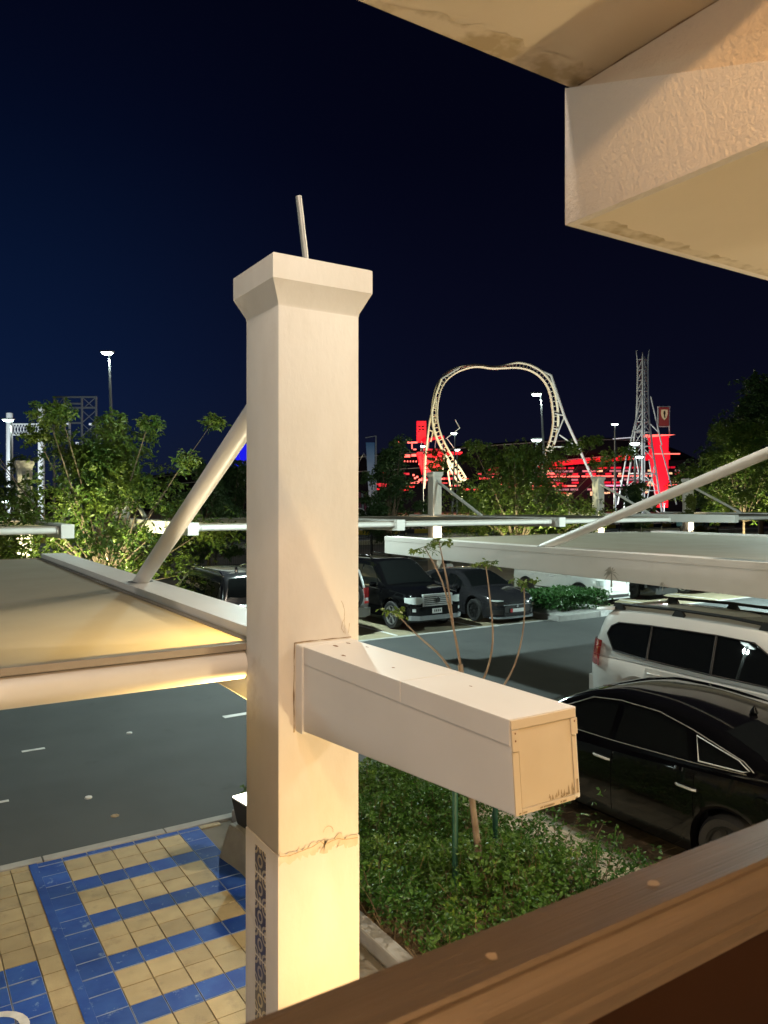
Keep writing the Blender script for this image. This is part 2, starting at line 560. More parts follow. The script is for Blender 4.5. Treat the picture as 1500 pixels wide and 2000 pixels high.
for i in range(16):
    for j in range(14):
        cx = 1.13 + ts/2 + (i - 9) * ts
        cy = 7.96 - ts/2 - (j - 0) * ts
        if cx > 3.0 or math.hypot(cx, cy) < 4.6:
            continue
        if cx - 0.9 < -1.4 or cy < 4.6:
            continue
        o = link('tile', tb if isblue(cx, cy) else tm, pave)
        o.location = (cx, cy, rnd.uniform(-0.003, 0.0))
        o.rotation_euler = (rnd.uniform(-.006, .006), rnd.uniform(-.006, .006), 0)
o = MB().box(1.06, 1.134, 5.205, 8.048, 0.0035, 0.0055).build('painted_strip', M_blue)          # paint carried over on to the next tiles
tag(o, kind='structure')
# the cut row against the kerb
cutm = MB().box(-ts/2 + 0.003, ts/2 - 0.003, -0.04, 0.04, -0.03, 0).mesh('cut_tile', M_paver, bevel=0.003)
cutb = worn_edges(MB().box(-ts/2 + 0.003, ts/2 - 0.003, -0.04, 0.04, -0.03, 0.001).mesh('cut_blue_tile', M_blue, bevel=0.0035))
for i in range(17):
    cx = 1.13 + ts/2 + (i - 9) * ts
    o = link('tile', cutb if 1.09 < cx < 2.75 else cutm, pave)
    o.location = (cx, 8.005, 0)
# white painted ring at the edge of the second blue patch
k = MB()
rows = [[(0.52 + r * math.cos(a), 5.62 + r * math.sin(a), 0.004) for r in (0.17, 0.23)] for a in [i * math.pi / 12 for i in range(25)]]
k.grid(rows)
tag(k.build('painted_wheelchair_marking', M_whitepaint), kind='structure')

# ---- parking bays and path at the right of the planter
bay = sheet('parking_bay', 5.3, 30, 2.0, 8.05, -0.014, M_grout)
sheet('bay_paving', 7.1, 30, 2.0, 8.05, -0.006, M_brick)
bk = MB().box(-0.098, 0.098, -0.048, 0.048, -0.03, 0).mesh('brown_brick', M_brick, bevel=0.004)
bs = MB().box(-0.098, 0.098, -0.098, 0.098, -0.03, 0.012).mesh('sand_brick', M_sandpaver, bevel=0.004)
for i in range(4):
    for j in range(18):
        y = 4.2 + j * 0.2
        o = link('brick', bs, bay)
        o.location = (5.44 + i * 0.2, y, rnd.uniform(-.002, .002))
for i in range(4):
    for j in range(36):
        y = 4.2 + j * 0.1
        o = link('brick', bk, bay)
        o.location = (6.25 + i * 0.2 + (0.1 if j % 2 else 0), y, rnd.uniform(-.003, .001))

# ---- planter
k = MB()
k.box(3.12, 3.26, 3.5, 8.05, -0.05, 0.10)
tag(k.build('planter_kerb', M_concrete, bevel=0.02), kind='structure')
sheet('planter_soil', 3.26, 5.34, 3.0, 8.05, 0.02, M_soil)

# leaf scatter -------------------------------------------------------------
def leaf(mb, c, s, rg, droop=0.0, aspect=0.45):
    a, b = rg.uniform(0, 6.283), rg.uniform(-0.9, 0.7) - droop
    d = Vector((math.cos(a) * math.cos(b), math.sin(a) * math.cos(b), math.sin(b)))
    w = d.cross(Vector((rg.uniform(-1, 1), rg.uniform(-1, 1), rg.uniform(0.2, 1))))
    if w.length < 1e-3: return
    w.normalize()
    c = Vector(c)
    m = c + d * s * 0.5
    n = d.cross(w) * (s * 0.06)
    mb.add([c, m + w * s * aspect * 0.5 - n, c + d * s, m - w * s * aspect * 0.5 - n], [(0, 1, 2, 3)])

rg = random.Random(3)
twig, sh, shn = MB(), MB(), MB()
# bushy ground cover: many small stems, each with leaves up its length
def dens(x, y):
    return 0.34 + 0.20 * noise.noise((x * 1.1, y * 1.1, 3.1)) + 0.12 * noise.noise((x * 3.1, y * 3.1, 1.0))
n_st = 0
while n_st < 3200:
    x, y = rg.uniform(3.3, 5.75), rg.uniform(3.4, 8.0)
    if y < 5.1 - (x - 3.3) * 0.25 and rg.random() < 0.45: continue     # thinner, drier corner by the pillar
    if x > 5.2 and rg.random() < 0.78: continue
    hgt = max(0.15, dens(x, y) * rg.uniform(0.7, 1.25))
    lx, ly = rg.uniform(-.18, .18), rg.uniform(-.18, .18)
    if x > 5.1: lx += 0.12
    n_st += 1
    p0, p1 = Vector((min(x, 5.35), y, 0.02)), Vector((x + lx, y + ly, hgt))
    if n_st % 3 == 0:
        twig.tube([p0, p0.lerp(p1, .5) + Vector((0, 0, .03)), p1], [.006, .004, .002], 3, caps=False)
    new = noise.noise((x * 1.7, y * 1.7, 9.0)) > 0.36 and rg.random() < 0.5
    tgt = shn if new else sh
    for q in range(rg.randint(13, 20)):
        t = 1 - rg.random() ** 1.6 * 0.8
        leaf(tgt, p0.lerp(p1, t) + Vector((rg.uniform(-.03, .03), rg.uniform(-.03, .03), rg.uniform(-.02, .03))), rg.uniform(.032, .062), rg, -0.3, 0.52)
for q in range(420):                                                     # dry grass near the pillar
    x, y = rg.uniform(3.3, 3.9), rg.uniform(3.9, 5.8)
    a = rg.uniform(0, 6.28)
    twig.tube([(x, y, .02), (x + .12 * math.cos(a), y + .12 * math.sin(a), rg.uniform(.05, .22))], [.004, .002], 3, caps=False)
tag(sh.build('shrub_foliage', M_shrub, fix=False), 'dense small-leaved green shrubs filling the planter under the sapling', kind='stuff')
tag(shn.build('young_foliage', M_shrubnew, fix=False), 'bright yellow-green young shoots among the planter shrubs', kind='stuff')
tag(twig.build('dry_undergrowth', M_straw, fix=False), 'thin stems and dry grass between the planter shrubs', kind='stuff')

# ---- sapling with two stakes
sp = thing('sapling', 'bare young tree with forked stems and tiny leaf tufts in the planter', 'sapling', (4.4, 5.3, 0))
k = MB()
main = [(4.40, 5.30, -.02), (4.33, 5.24, .40), (4.21, 5.17, .85), (4.16, 5.18, 1.35), (4.14, 5.20, 1.75), (4.11, 5.22, 2.10)]
k.tube(main, [.034, .031, .029, .027, .026, .024], 8)
k.build('trunk', M_barkpale, sp, world=True, smooth=60)
stems = [
    [(4.11, 5.22, 2.10), (4.05, 5.25, 2.45), (3.99, 5.29, 2.76), (3.92, 5.33, 2.95), (3.84, 5.38, 3.12)],
    [(4.05, 5.25, 2.45), (4.02, 5.27, 2.75), (3.98, 5.30, 3.00), (3.95, 5.31, 3.16)],
    [(4.14, 5.20, 1.75), (4.27, 5.10, 1.98), (4.33, 5.05, 2.30), (4.32, 5.08, 2.70), (4.29, 5.10, 2.98)],
    [(4.16, 5.18, 1.50), (4.35, 5.05, 1.80), (4.50, 4.96, 2.10), (4.57, 4.92, 2.45), (4.56, 4.91, 2.82)],
    [(4.14, 5.20, 1.85), (3.98, 5.30, 2.15), (3.80, 5.42, 2.35), (3.62, 5.52, 2.56)],
]
for st in stems:
    k = MB(); k.tube(cr_pts(st, 4), [lerp(.0125, .0045, i / ((len(st) - 1) * 4)) for i in range((len(st) - 1) * 4 + 1)], 6)
    k.build('stem', M_barkpale, sp, world=True, smooth=60)
    lf = MB()
    tip = Vector(st[-1])
    for q in range(9):
        a = rg.uniform(0, 6.28)
        e = tip + Vector((math.cos(a) * .13, math.sin(a) * .13, rg.uniform(-.05, .04)))
        lf.tube([tip, e], [.003, .002], 3, caps=False)
        for w in range(7):
            leaf(lf, tip.lerp(e, rg.uniform(.3, 1.05)), rg.uniform(.03, .06), rg, 0.3, 0.45)
    lf.build('leaf_tuft', M_leaf, sp, world=True, fix=False)
for (x, y, lab) in ((4.13, 5.32, 'dark green round stake on the near side of the sapling'), (4.85, 5.62, 'dark green round stake on the far side of the sapling')):
    st = thing('plant_stake', lab, 'stake', (x, y, 0), group='stakes beside the sapling')
    MB().lathe([(.026, 0), (.026, 1.35), (.02, 1.37)], 10).build('post', M_stake, st, smooth=40)
    MB().lathe([(.029, 1.2), (.031, 1.22), (.029, 1.24)], 10).build('tie_band', M_plastic, st, smooth=40)

# ================================================================== shade canopies
def pillar_mesh():
    k = MB()
    hx, hy = 0.263, 0.2355
    k.box(-hx, hx, -hy, hy, 1.512, 4.63)
    k.box(-hx - 0.004, hx + 0.004, -hy - 0.004, hy + 0.004, -0.3, 1.508)
    k.box(-hx + 0.004, hx - 0.004, -hy + 0.004, hy - 0.004, 1.50, 1.52)
    return k.mesh('pillar', M_plaster, bevel=0.008, smooth=35)

def cap_mesh():
    hx, hy, o = 0.263, 0.2355, 0.06
    k = MB()
    rings = [(0, 4.615), (0.002, 4.632), (o, 4.75), (o, 4.885), (o - .012, 4.892), (0.10 - hx, 4.892)]
    vs, fs = [], []
    for d, z in rings:
        vs += [(-hx - d, -hy - d, z), (hx + d, -hy - d, z), (hx + d, hy + d, z), (-hx - d, hy + d, z)]
    for i in range(len(rings) - 1):
        for j in range(4):
            fs.append((i*4 + j, i*4 + (j+1) % 4, i*4 + 4 + (j+1) % 4, i*4 + 4 + j))
    fs.append((0, 3, 2, 1)); n = len(rings) * 4
    fs.append((n-4, n-3, n-2, n-1))
    k.add(vs, fs)
    return k.mesh('capital', M_plaster, smooth=20)

MESH = {}
def cached(key, fn):
    if key not in MESH: MESH[key] = fn()
    return MESH[key]

BX0, BX1, BT = -0.144, 0.200, 2.69
def beam_mesh(arm):
    k = MB()
    zt = BT - 0.003
    # stub towards -y: deep at the pillar, shallow at the end
    k.hexa([(BX0, -2.060, 2.339), (BX1, -2.060, 2.339), (BX1, -0.2345, 2.205), (BX0, -0.2345, 2.205)],
           [(BX0, -2.030, zt), (BX1, -2.030, zt), (BX1, -0.2345, zt), (BX0, -0.2345, zt)])
    k.hexa([(BX0, 0.2345, 2.205), (BX1, 0.2345, 2.205), (BX1, arm, 2.30), (BX0, arm, 2.30)],
           [(BX0, 0.2345, zt), (BX1, 0.2345, zt), (BX1, arm, zt), (BX0, arm, zt)])
    return k.mesh('beam', M_beam, bevel=0.006)
def cover_mesh(arm):
    k = MB()
    g = 0.003
    for (y0, y1) in ((-2.032, -1.30), (-1.297, -0.236), (0.236, arm + 0.002)):
        k.box(BX0 - g, BX1 + g, y0, y1, BT - 0.10, BT)
    return k.mesh('beam_cover', M_beam, bevel=0.004)
def collar_mesh():
    k = MB()
    k.box(BX0 - 0.014, BX1 + 0.014, -0.32, -0.2365, 2.195, BT + 0.004)
    return k.mesh('weld_collar', M_beam, bevel=0.012)
def endframe_mesh():
    k = MB()
    # four strips that follow the leaning end face, 4 mm proud
    def strip(u0, u1, v0, v1, t=0.006):
        def P(u, v, d): return (lerp(BX0, BX1, u), lerp(-2.060, -2.030, v) - d, lerp(2.339, BT - .003, v))
        k.hexa([P(u0, v0, .001), P(u1, v0, .001), P(u1, v1, .001), P(u0, v1, .001)], [P(u0, v0, t), P(u1, v0, t), P(u1, v1, t), P(u0, v1, t)])
    strip(0.0, 0.985, 0.90, 0.995, .007)
    strip(0.0, 0.09, 0.0, 0.66); strip(0.0, 0.09, 0.668, 0.895, .008)
    strip(0.905, 0.97, 0.06, 0.70); strip(0.90, 0.995, 0.715, 0.895, .009)
    strip(0.095, 0.90, 0.0, 0.055)
    return k.mesh('end_frame', M_endplate, bevel=0.0015)
def endplate_mesh():
    k = MB()
    def P(u, v, d): return (lerp(BX0, BX1, u), lerp(-2.060, -2.030, v) - d, lerp(2.339, BT - .003, v))
    k.hexa([P(.10, .06, .001), P(.895, .06, .001), P(.895, .89, .001), P(.10, .89, .001)], [P(.10, .06, .004), P(.895, .06, .004), P(.895, .89, .004), P(.10, .89, .004)])
    return k.mesh('end_plate', M_endplate)

def make_canopy(label, loc, flip=False, arm=9.02, strut_y=3.77, strut_z=4.43, side=0, span=7.6, near=0.27, detail=False, seam=3.58, farbeam=True):
    g = 'shade canopy pillars along the car park'
    t = thing('shade_canopy', label, 'shade canopy', loc, math.pi if flip else 0.0, g)
    p = link('pillar', cached('pillar', pillar_mesh), t)
    link('capital', cached('cap', cap_mesh), p)
    b = link('beam', cached(('beam', arm), lambda: beam_mesh(arm)), t)
    link('beam_cover', cached(('cover', arm), lambda: cover_mesh(arm)), b)
    link('weld_collar', cached('collar', collar_mesh), b)
    link('end_plate', cached('eplate', endplate_mesh), b)
    link('end_frame', cached('eframe', endframe_mesh), b)
    def strut_mesh():
        k = MB()
        y0, z0, y1, z1 = strut_y, BT + 0.0, 0.20, strut_z
        k.tube([(0.03, y0 + .04, z0 - .02), (0.03, y1, z1)], 0.075, 20)
        return k.mesh('strut', M_beam, smooth=40)
    st = link('strut', cached(('strut', strut_y, strut_z), strut_mesh), t)
    def slot_mesh():
        k = MB(); k.lathe([(.125, BT + .001), (.125, BT + .004)], 24, (0.03, strut_y, 0)); return k.mesh('strut_slot', M_plastic)
    link('slot', cached(('slot', strut_y), slot_mesh), st)
    if side:
        xa = BX1 + .02 if side > 0 else BX0 - .02
        xb = xa + side * span
        y0, y1 = near, arm - 0.22
        zf = 2.625
        k = MB()
        nx, ny = 24, 24
        def sag(u, v): return -0.10 * (4*u*(1-u)) * (4*v*(1-v)) * 0.7 + 0.025 * math.sin(v * math.pi) * (4*u*(1-u)) * -1
        rows = [[(lerp(xa, xb, i / nx), lerp(y0, y1, j / ny), zf + sag(i / nx, j / ny)) for i in range(nx + 1)] for j in range(ny + 1)]
        k.grid(rows)
        fb = k.build('fabric_roof', M_fabric, t, smooth=60)
        k = MB()                                                           # sewn seam across the fabric
        rows = [[(lerp(xa, xb, i / nx), seam + d, zf + sag(i / nx, (seam - y0) / (y1 - y0)) + .003) for i in range(nx + 1)] for d in (0, .022)]
        k.grid(rows); k.build('seam', M_clamp, fb)
        k = MB()
        lo, hi = min(xa, xb), max(xa, xb)
        k.box(lo, hi, y0 - .035, y0 - .012, zf - .03, zf + .012); k.box(lo, hi, y0 - .010, y0 + .012, zf - .03, zf + .006)
        k.build('edge_rail', M_clamp, fb, bevel=.003)
        k = MB(); k.box(lo, hi, y1 - .012, y1 + .012, zf - .03, zf + .010); k.build('edge_rail', M_clamp, fb, bevel=.003)
        k = MB()
        s0, s1 = (xa, xa + side * .05)
        k.box(min(s0, s1), max(s0, s1), y0 + .013, y1 - .013, zf - .02, zf + .008); k.build('edge_rail', M_clamp, fb, bevel=.003)
        for yy, zz in ((y0 + .03, zf - .125), (y1 + .02, zf - .115)):
            k = MB(); k.tube([(lo + .10, yy, zz), (hi - .10, yy, zz)], .092, 20)
            tb_ = k.build('edge_tube', M_beam, t, smooth=40)
            for xx in (lo + .01, hi - .09):
                k = MB()
                k.lathe([(.05, xx), (.105, xx + .01), (.105, xx + .07), (.05, xx + .085)], 16, (0, yy, zz), 'x')
                k.build('end_bracket', M_beam, tb_, smooth=35)
    return t

cn = make_canopy('cream square pillar with flared cap and blocky beam stub towards the balcony', (2.071, 4.1815, 0), side=-1, span=7.6, detail=True)
cr = make_canopy('canopy whose long pale beam with faint palm emblem spans above the parked cars', (9.674, 4.1815, 0.03), arm=10.75, strut_y=5.75, strut_z=4.62, side=1, span=8.2, seam=5.6)
make_canopy('canopy arm closing the far side of the fabric roof above the white car', (18.40, 4.1815, 0), arm=10.2, strut_y=5.2, strut_z=4.62)
make_canopy('canopy arm beyond the left picture edge carrying the near fabric roof', (-5.85, 4.1815, 0))
FAR = [(4.05, 1, 7.5, 'far canopy at the white truss gate, its lit pillar beside the left tree'),
       (7.65, -1, 7.4, 'far canopy whose grey block end shows beside the leaning white strut'),
       (15.3, -1, 7.4, 'far canopy whose block end shows just right of the near pillar'),
       (23.4, -1, 7.0, 'far canopy whose lit pillar stands left of the bushy lit tree'),
       (35.6, -1, 8.4, 'far canopy whose pillar stands between loop leg and lattice tower'),
       (44.2, -1, 8.4, 'far canopy whose pillar stands right of the red lit pylon')]
far_floods = []
for (x, sd, spn, lab) in FAR:
    make_canopy(lab, (x, 31.85, 0.2), flip=True, side=sd, span=spn)
    far_floods.append((x, 31.85))

# pieces only the near pillar shows: rod, mosaic tiles, cracks, rust, emblem
pil = cn.children[0]
PX, PY = 2.071, 4.1815
k = MB(); k.tube([(2.06 - PX, 4.09 - PY, 4.86), (2.05 - PX, 4.09 - PY, 4.97), (2.012 - PX, 4.105 - PY, 5.325)], .019, 12)
k.build('rod', M_rod, pil, smooth=40)
def mosaic():
    m = bpy.data.materials.new('mosaic_tile')
    m.use_nodes = True
    n, l = m.node_tree.nodes, m.node_tree.links
    tc = n.new('ShaderNodeTexCoord')
    sx = n.new('ShaderNodeSeparateXYZ'); l.new(tc.outputs['Object'], sx.inputs[0])
    def math_(op, a, b=None):
        q = n.new('ShaderNodeMath'); q.operation = op
        for i, v in enumerate((a, b)):
            if v is None: continue
            if isinstance(v, (int, float)): q.inputs[i].default_value = v
            else: l.new(v, q.inputs[i])
        return q.outputs[0]
    ay = math_('ABSOLUTE', sx.outputs[1]); az = math_('ABSOLUTE', sx.outputs[2])
    def ring(cy, cz, r, w):
        d = math_('SQRT', math_('ADD', math_('POWER', math_('SUBTRACT', ay, cy), 2), math_('POWER', math_('SUBTRACT', az, cz), 2)))
        return math_('LESS_THAN', math_('ABSOLUTE', math_('SUBTRACT', d, r)), w)
    a = ring(0.0, 0.0, 0.030, 0.0075)
    b = ring(0.077, 0.077, 0.044, 0.0075)
    c = ring(0.077, 0.077, 0.012, 0.010)
    d = ring(0.0, 0.066, 0.010, 0.009)
    t = math_('MAXIMUM', math_('MAXIMUM', a, b), math_('MAXIMUM', c, d))
    mx = n.new('ShaderNodeMixRGB'); l.new(t, mx.inputs[0])
    mx.inputs[1].default_value = (0.02, 0.022, 0.06, 1); mx.inputs[2].default_value = (0.42, 0.36, 0.25, 1)
    l.new(mx.outputs[0], n['Principled BSDF'].inputs['Base Color'])
    n['Principled BSDF'].inputs['Roughness'].default_value = 0.3
    return m
M_mosaic = mosaic()
mm = MB().box(-0.004, 0.006, -0.075, 0.075, -0.075, 0.075).mesh('mosaic_tile', M_mosaic, bevel=0.002)
for i in range(9):
    o = link('mosaic_tile', mm, pil)
    o.location = (-0.263 - 0.004, 4.186 - PY, 1.385 - i * 0.164)

def ribbon(pts, w, axis, plane, rg_, jag=0.35):
    """thin irregular strip on a plane x=plane or y=plane"""
    rows = []
    P = []
    for (a, b), (c, d) in zip(pts, pts[1:]):
        for q in range(5):
            P.append((lerp(a, c, q / 5) + rg_.uniform(-.0012, .0012), lerp(b, d, q / 5) + rg_.uniform(-.0012, .0012)))
    P.append(pts[-1])
    for i, (a, b) in enumerate(P):
        a2, b2 = P[min(i + 1, len(P) - 1)]; a1, b1 = P[max(i - 1, 0)]
        tx, tz = a2 - a1, b2 - b1
        L = math.hypot(tx, tz) or 1
        ww = w * rg_.uniform(1 - jag, 1 + jag) * 0.5
        nx, nz = -tz / L * ww, tx / L * ww
        rows.append([(a + nx, b + nz), (a - nx, b - nz)])
    if axis == 'y':
        return [[(a, plane, b) for a, b in r] for r in rows]
    if axis == 'x':
        return [[(plane, a, b) for a, b in r] for r in rows]
    return [[(a, b, plane) for a, b in r] for r in rows]
rc = random.Random(5)
crack = [(1.813, 1.506), (1.877, 1.497), (1.955, 1.505), (2.026, 1.513), (2.074, 1.530), (2.102, 1.505), (2.139, 1.514), (2.188, 1.522), (2.23, 1.504), (2.264, 1.499), (2.325, 1.494)]
loc = [(a - PX, b) for a, b in crack]
yf = -0.2355 - 0.0046
k = MB(); k.grid(ribbon([(a, b - .014) for a, b in loc], 0.055, 'y', yf - .0003, rc, .6)); k.build('damp_stain', M_crackhalo, pil, fix=False)
k = MB(); k.grid(ribbon(loc, 0.0042, 'y', yf - .0009, rc))
cc = (2.123 - PX, 1.572)
k.grid(ribbon([(cc[0] + .033 * math.cos(a), cc[1] + .036 * math.sin(a)) for a in [i * .45 - .2 for i in range(8)]], 0.0022, 'y', yf - .0009, rc))
k.build('crack', M_crack, pil, fix=False)
yu = -0.2355 - .0008
k = MB()
for ln in ([(2.214, 2.92), (2.226, 2.895), (2.235, 2.864), (2.235, 2.817), (2.221, 2.788), (2.214, 2.758), (2.233, 2.728)], [(2.261, 2.726), (2.266, 2.743), (2.27, 2.784)], [(2.235, 2.82), (2.238, 2.76), (2.24, 2.72)]):
    k.grid(ribbon([(a - PX, b) for a, b in ln], 0.0024, 'y', yu, rc))
k.build('crack', M_crack, pil, fix=False)
k = MB(); k.grid(ribbon([(-.228, 1.510), (-.1, 1.511), (.1, 1.509), (.23, 1.51)], .004, 'x', -0.263 - .0008, rc)); k.build('plaster_joint', M_crackhalo, pil, fix=False)
# dirt where the stub meets the pillar
k = MB()
k.grid(ribbon([(-.165, 2.19), (-.168, 2.45), (-.163, 2.70)], .007, 'y', yu, rc, .7)); k.grid(ribbon([(-.165, 2.70), (0, 2.702), (.21, 2.70)], .006, 'y', yu, rc, .7))
k.build('joint_dirt', M_dirt, pil, fix=False)
bm_ = cn.children[1]
k = MB()
for (x, y, r) in ((.02, -.40, .016), (.12, -.36, .010), (.15, -.52, .009), (-.08, -.66, .013), (-.02, -1.05, .008), (.06, -1.55, .006)):
    pts = [(x + r * rc.uniform(.5, 1.4) * math.cos(a) * .8, y - .0 + r * rc.uniform(.5, 1.6) * math.sin(a) * 1.6, BT + .0008) for a in [i * .57 for i in range(11)]]
    k.poly(pts)
k.build('rust_spot', M_rust, bm_, fix=False)
k = MB()
def EP(u, v, d): return (lerp(BX0, BX1, u), lerp(-2.060, -2.030, v) - d, lerp(2.339, BT - .003, v))
for q in range(26):
    u = rc.uniform(.5, .9); v = rc.uniform(.06, .10); hh = rc.uniform(.04, .22) * (u - .3)
    w = rc.uniform(.004, .016)
    k.poly([EP(u - w, v, .0046), EP(u + w, v, .0046), EP(u + w * .3, v + hh, .0046), EP(u - w * .4, v + hh * .8, .0046)])
for q in range(12):
    u = rc.uniform(.03, .95); w = rc.uniform(.01, .04)
    k.poly([EP(u - w, .01, .0066), EP(u + w, .015, .0066), EP(u + w, .03, .0066), EP(u - w, .028, .0066)])
k.poly([EP(.93, .07, .0068), EP(.96, .07, .0068), EP(.96, .22, .0068), EP(.93, .22, .0068)])
k.build('dirt_streak', M_dirt, bm_, fix=False)
k = MB()
for (u, v) in ((.045, .86), (.045, .78), (.95, .86)):
    k.poly([EP(u + .012 * math.cos(a), v + .012 * math.sin(a), .0096) for a in [i * .785 for i in range(8)]])
k.build('screw_head', M_rust, bm_, fix=False)

# palm emblem on the long right-hand beam
M_emblem = mat('grey_emblem', (0.36, 0.34, 0.29), 0.6)
rb = cr.children[1]
def palm(y, z, s):
    k = MB()
    X = BX0 - .0045
    P = lambda a, b: (X, y - a * s, z + b * s)
    k.poly([P(-.06, -.62), P(.05, -.62), P(.035, 0), P(-.03, 0)])
    for a in (-28, 8, 42, 78, 120, 152, 186, 212):
        c, s_ = math.cos(R(a)), math.sin(R(a))
        L = .42
        k.poly([P(0, 0), P(c * L * .5 + s_ * .07, s_ * L * .5 - c * .07 + .06), P(c * L * 1.1, s_ * L - .16), P(c * L * .5 - s_ * .03, s_ * L * .5 + c * .03)])
    return k
palm(8.25 - 4.1815, 2.36, 0.36).build('palm_emblem', M_emblem, rb, fix=False)
palm(7.29 - 4.1815, 2.262, 0.13).build('palm_emblem', M_emblem, rb, fix=False)

# ================================================================== the balcony the picture is taken from
bd = thing('balcony_building', 'plastered building with overhanging soffit and square drop beam above the balcony', 'building', (0, 0, 0))
k = MB(); k.box(-9, 9, 0.60, 1.25, 4.451, 5.6)
k.build('soffit', M_soffit, bd, bevel=0.012)
k2 = MB()
rows = []
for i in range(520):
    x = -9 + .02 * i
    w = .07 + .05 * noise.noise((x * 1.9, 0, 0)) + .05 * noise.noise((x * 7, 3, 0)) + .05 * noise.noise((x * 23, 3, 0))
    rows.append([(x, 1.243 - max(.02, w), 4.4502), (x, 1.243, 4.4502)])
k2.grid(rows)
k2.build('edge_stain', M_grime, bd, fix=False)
# drop beam: the square end, with the lower haunch 2 cm proud of the upper wall
k = MB(); k.box(1.309, 5.5, -3.0, 1.228, 4.150, 4.4505)
k.build('upper_wall', M_stucco2, bd)
k = MB()
b0, b1 = 4.135, 4.449
def top(y): return 4.449 - 0.357 * (1.25 - y)
ys = (-2.99, -1.0, 1.25)
y_end = 0.38
k.hexa([(1.287, y_end, b0), (5.5, y_end, b0), (5.5, 1.25, b0), (1.287, 1.25, b0)],
       [(1.287, y_end, top(y_end)), (5.5, y_end, top(y_end)), (5.5, 1.25, b1), (1.287, 1.25, b1)])
dbm = k.build('drop_beam', M_stucco, bd, bevel=0.022, smooth=40)
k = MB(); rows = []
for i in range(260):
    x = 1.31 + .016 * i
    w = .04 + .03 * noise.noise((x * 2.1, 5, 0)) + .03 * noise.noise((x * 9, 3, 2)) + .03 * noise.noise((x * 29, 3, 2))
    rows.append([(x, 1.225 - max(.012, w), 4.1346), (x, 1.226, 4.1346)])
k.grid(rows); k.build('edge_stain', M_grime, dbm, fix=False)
k = MB(); k.grid([[(1.31, y_end, 4.1349), (5.4, y_end, 4.1349)], [(1.31, 1.228, 4.1349), (5.4, 1.228, 4.1349)]]); k.build('underside', M_soffit, dbm, fix=False)
k = MB(); k.grid(ribbon([(1.3075, 1.226), (1.3075, 1.0), (1.3075, .8), (1.3075, .5)], .006, 'z', 4.4500, rc, .8)); k.build('joint_dirt', M_dirt, bd, fix=False)
k = MB()
k.box(-9, 9, -3.2, -3.0, 1.8, 5.9)                      # wall behind the viewer
k.build('wall', M_plaster, bd)
k = MB(); k.box(-9, 9, -3.0, 0.599, 5.6, 5.8); k.build('ceiling', M_soffit, bd)
k = MB(); k.box(-9, 9, -3.0, 0.72, 1.75, 1.95); k.build('balcony_floor', M_concrete, bd)
k = MB(); k.box(-9, 9, 0.3, 0.5, -.04, 1.75); k.build('ground_floor_wall', M_plaster, bd)
k = MB(); k.box(-9, 9, 0.605, 1.24, 5.601, 7.5); k.build('parapet', M_plaster, bd)

rl = thing('balcony_railing', 'brown painted timber handrail with moulded edge in front of the viewer', 'railing', (0, 0.64, 1.95))
prof = [(.700, 2.985), (.690, 3.0), (.617, 3.0), (.613, 2.996), (.607, 2.9955), (.602, 2.992), (.598, 2.984), (.594, 2.978), (.5925, 2.951), (.597, 2.948), (.597, 2.944), (.592, 2.940), (.590, 2.924), (.612, 2.918), (.70, 2.918)]
k = MB(); k.prism_x(prof, -6, 8); k.build('handrail', M_rail, rl, world=True, smooth=30)
k = MB(); k.box(-6, 8, .604, .640, 1.96, 2.917); k.build('panel', M_railshade, rl, world=True)  # dark sheet painted as the shade under the handrail
for (x, y, s) in ((.838, .655, .011), (.552, .645, .010)):
    k = MB(); k.poly([(x + s * rc.uniform(.6, 1.3) * math.cos(a), y + s * .6 * rc.uniform(.6, 1.3) * math.sin(a), 3.0006) for a in [i * .7 for i in range(9)]])
    k.build('paint_chip', M_chip, rl, world=True, fix=False)
# lamps inferred from glow on plaster, pillar and rail, plus two added ones
M_lampglow = mat('lamp_diffuser', (1, 1, 1), 0.5, emit=(1.0, 0.75, 0.45), estr=6)
def wall_lamp(label, loc, power, col, size=0.12):
    t = thing('wall_lamp', label, 'lamp', loc, group='lamps on the balcony building')
    MB().lathe([(.09, .10), (.09, .13), (.03, .14)], 16).build('lamp_cover', M_plastic, t, smooth=40)
    MB().lathe([(.02, -.03), (.07, -.02), (.075, .098)], 16).build('diffuser', M_lampglow, t, smooth=40)
    d = lamp('lamp_light', 'POINT', (0, 0, -.14), power, col, t, size)
    return t
wall_lamp('warm round ceiling lamp on the balcony behind the viewer', (0.30, -2.0, 5.42), LA[0], LA[1])
wall_lamp('white facade lamp on the building left of the viewer', (-14.0, 1.45, 3.3), LB[0], LB[1])
wall_lamp('warm white facade lamp on the parapet above the soffit', (0.9, 1.55, 6.9), LC[0], LC[1])
wall_lamp('added white lamp above the parked sedan that brightens the planter', (9.0, 1.6, 8.0), LG[0], LG[1])
wall_lamp('added warm lamp under the balcony that lights the soffit', (3.3, 1.12, 0.7), LE[0], LE[1])

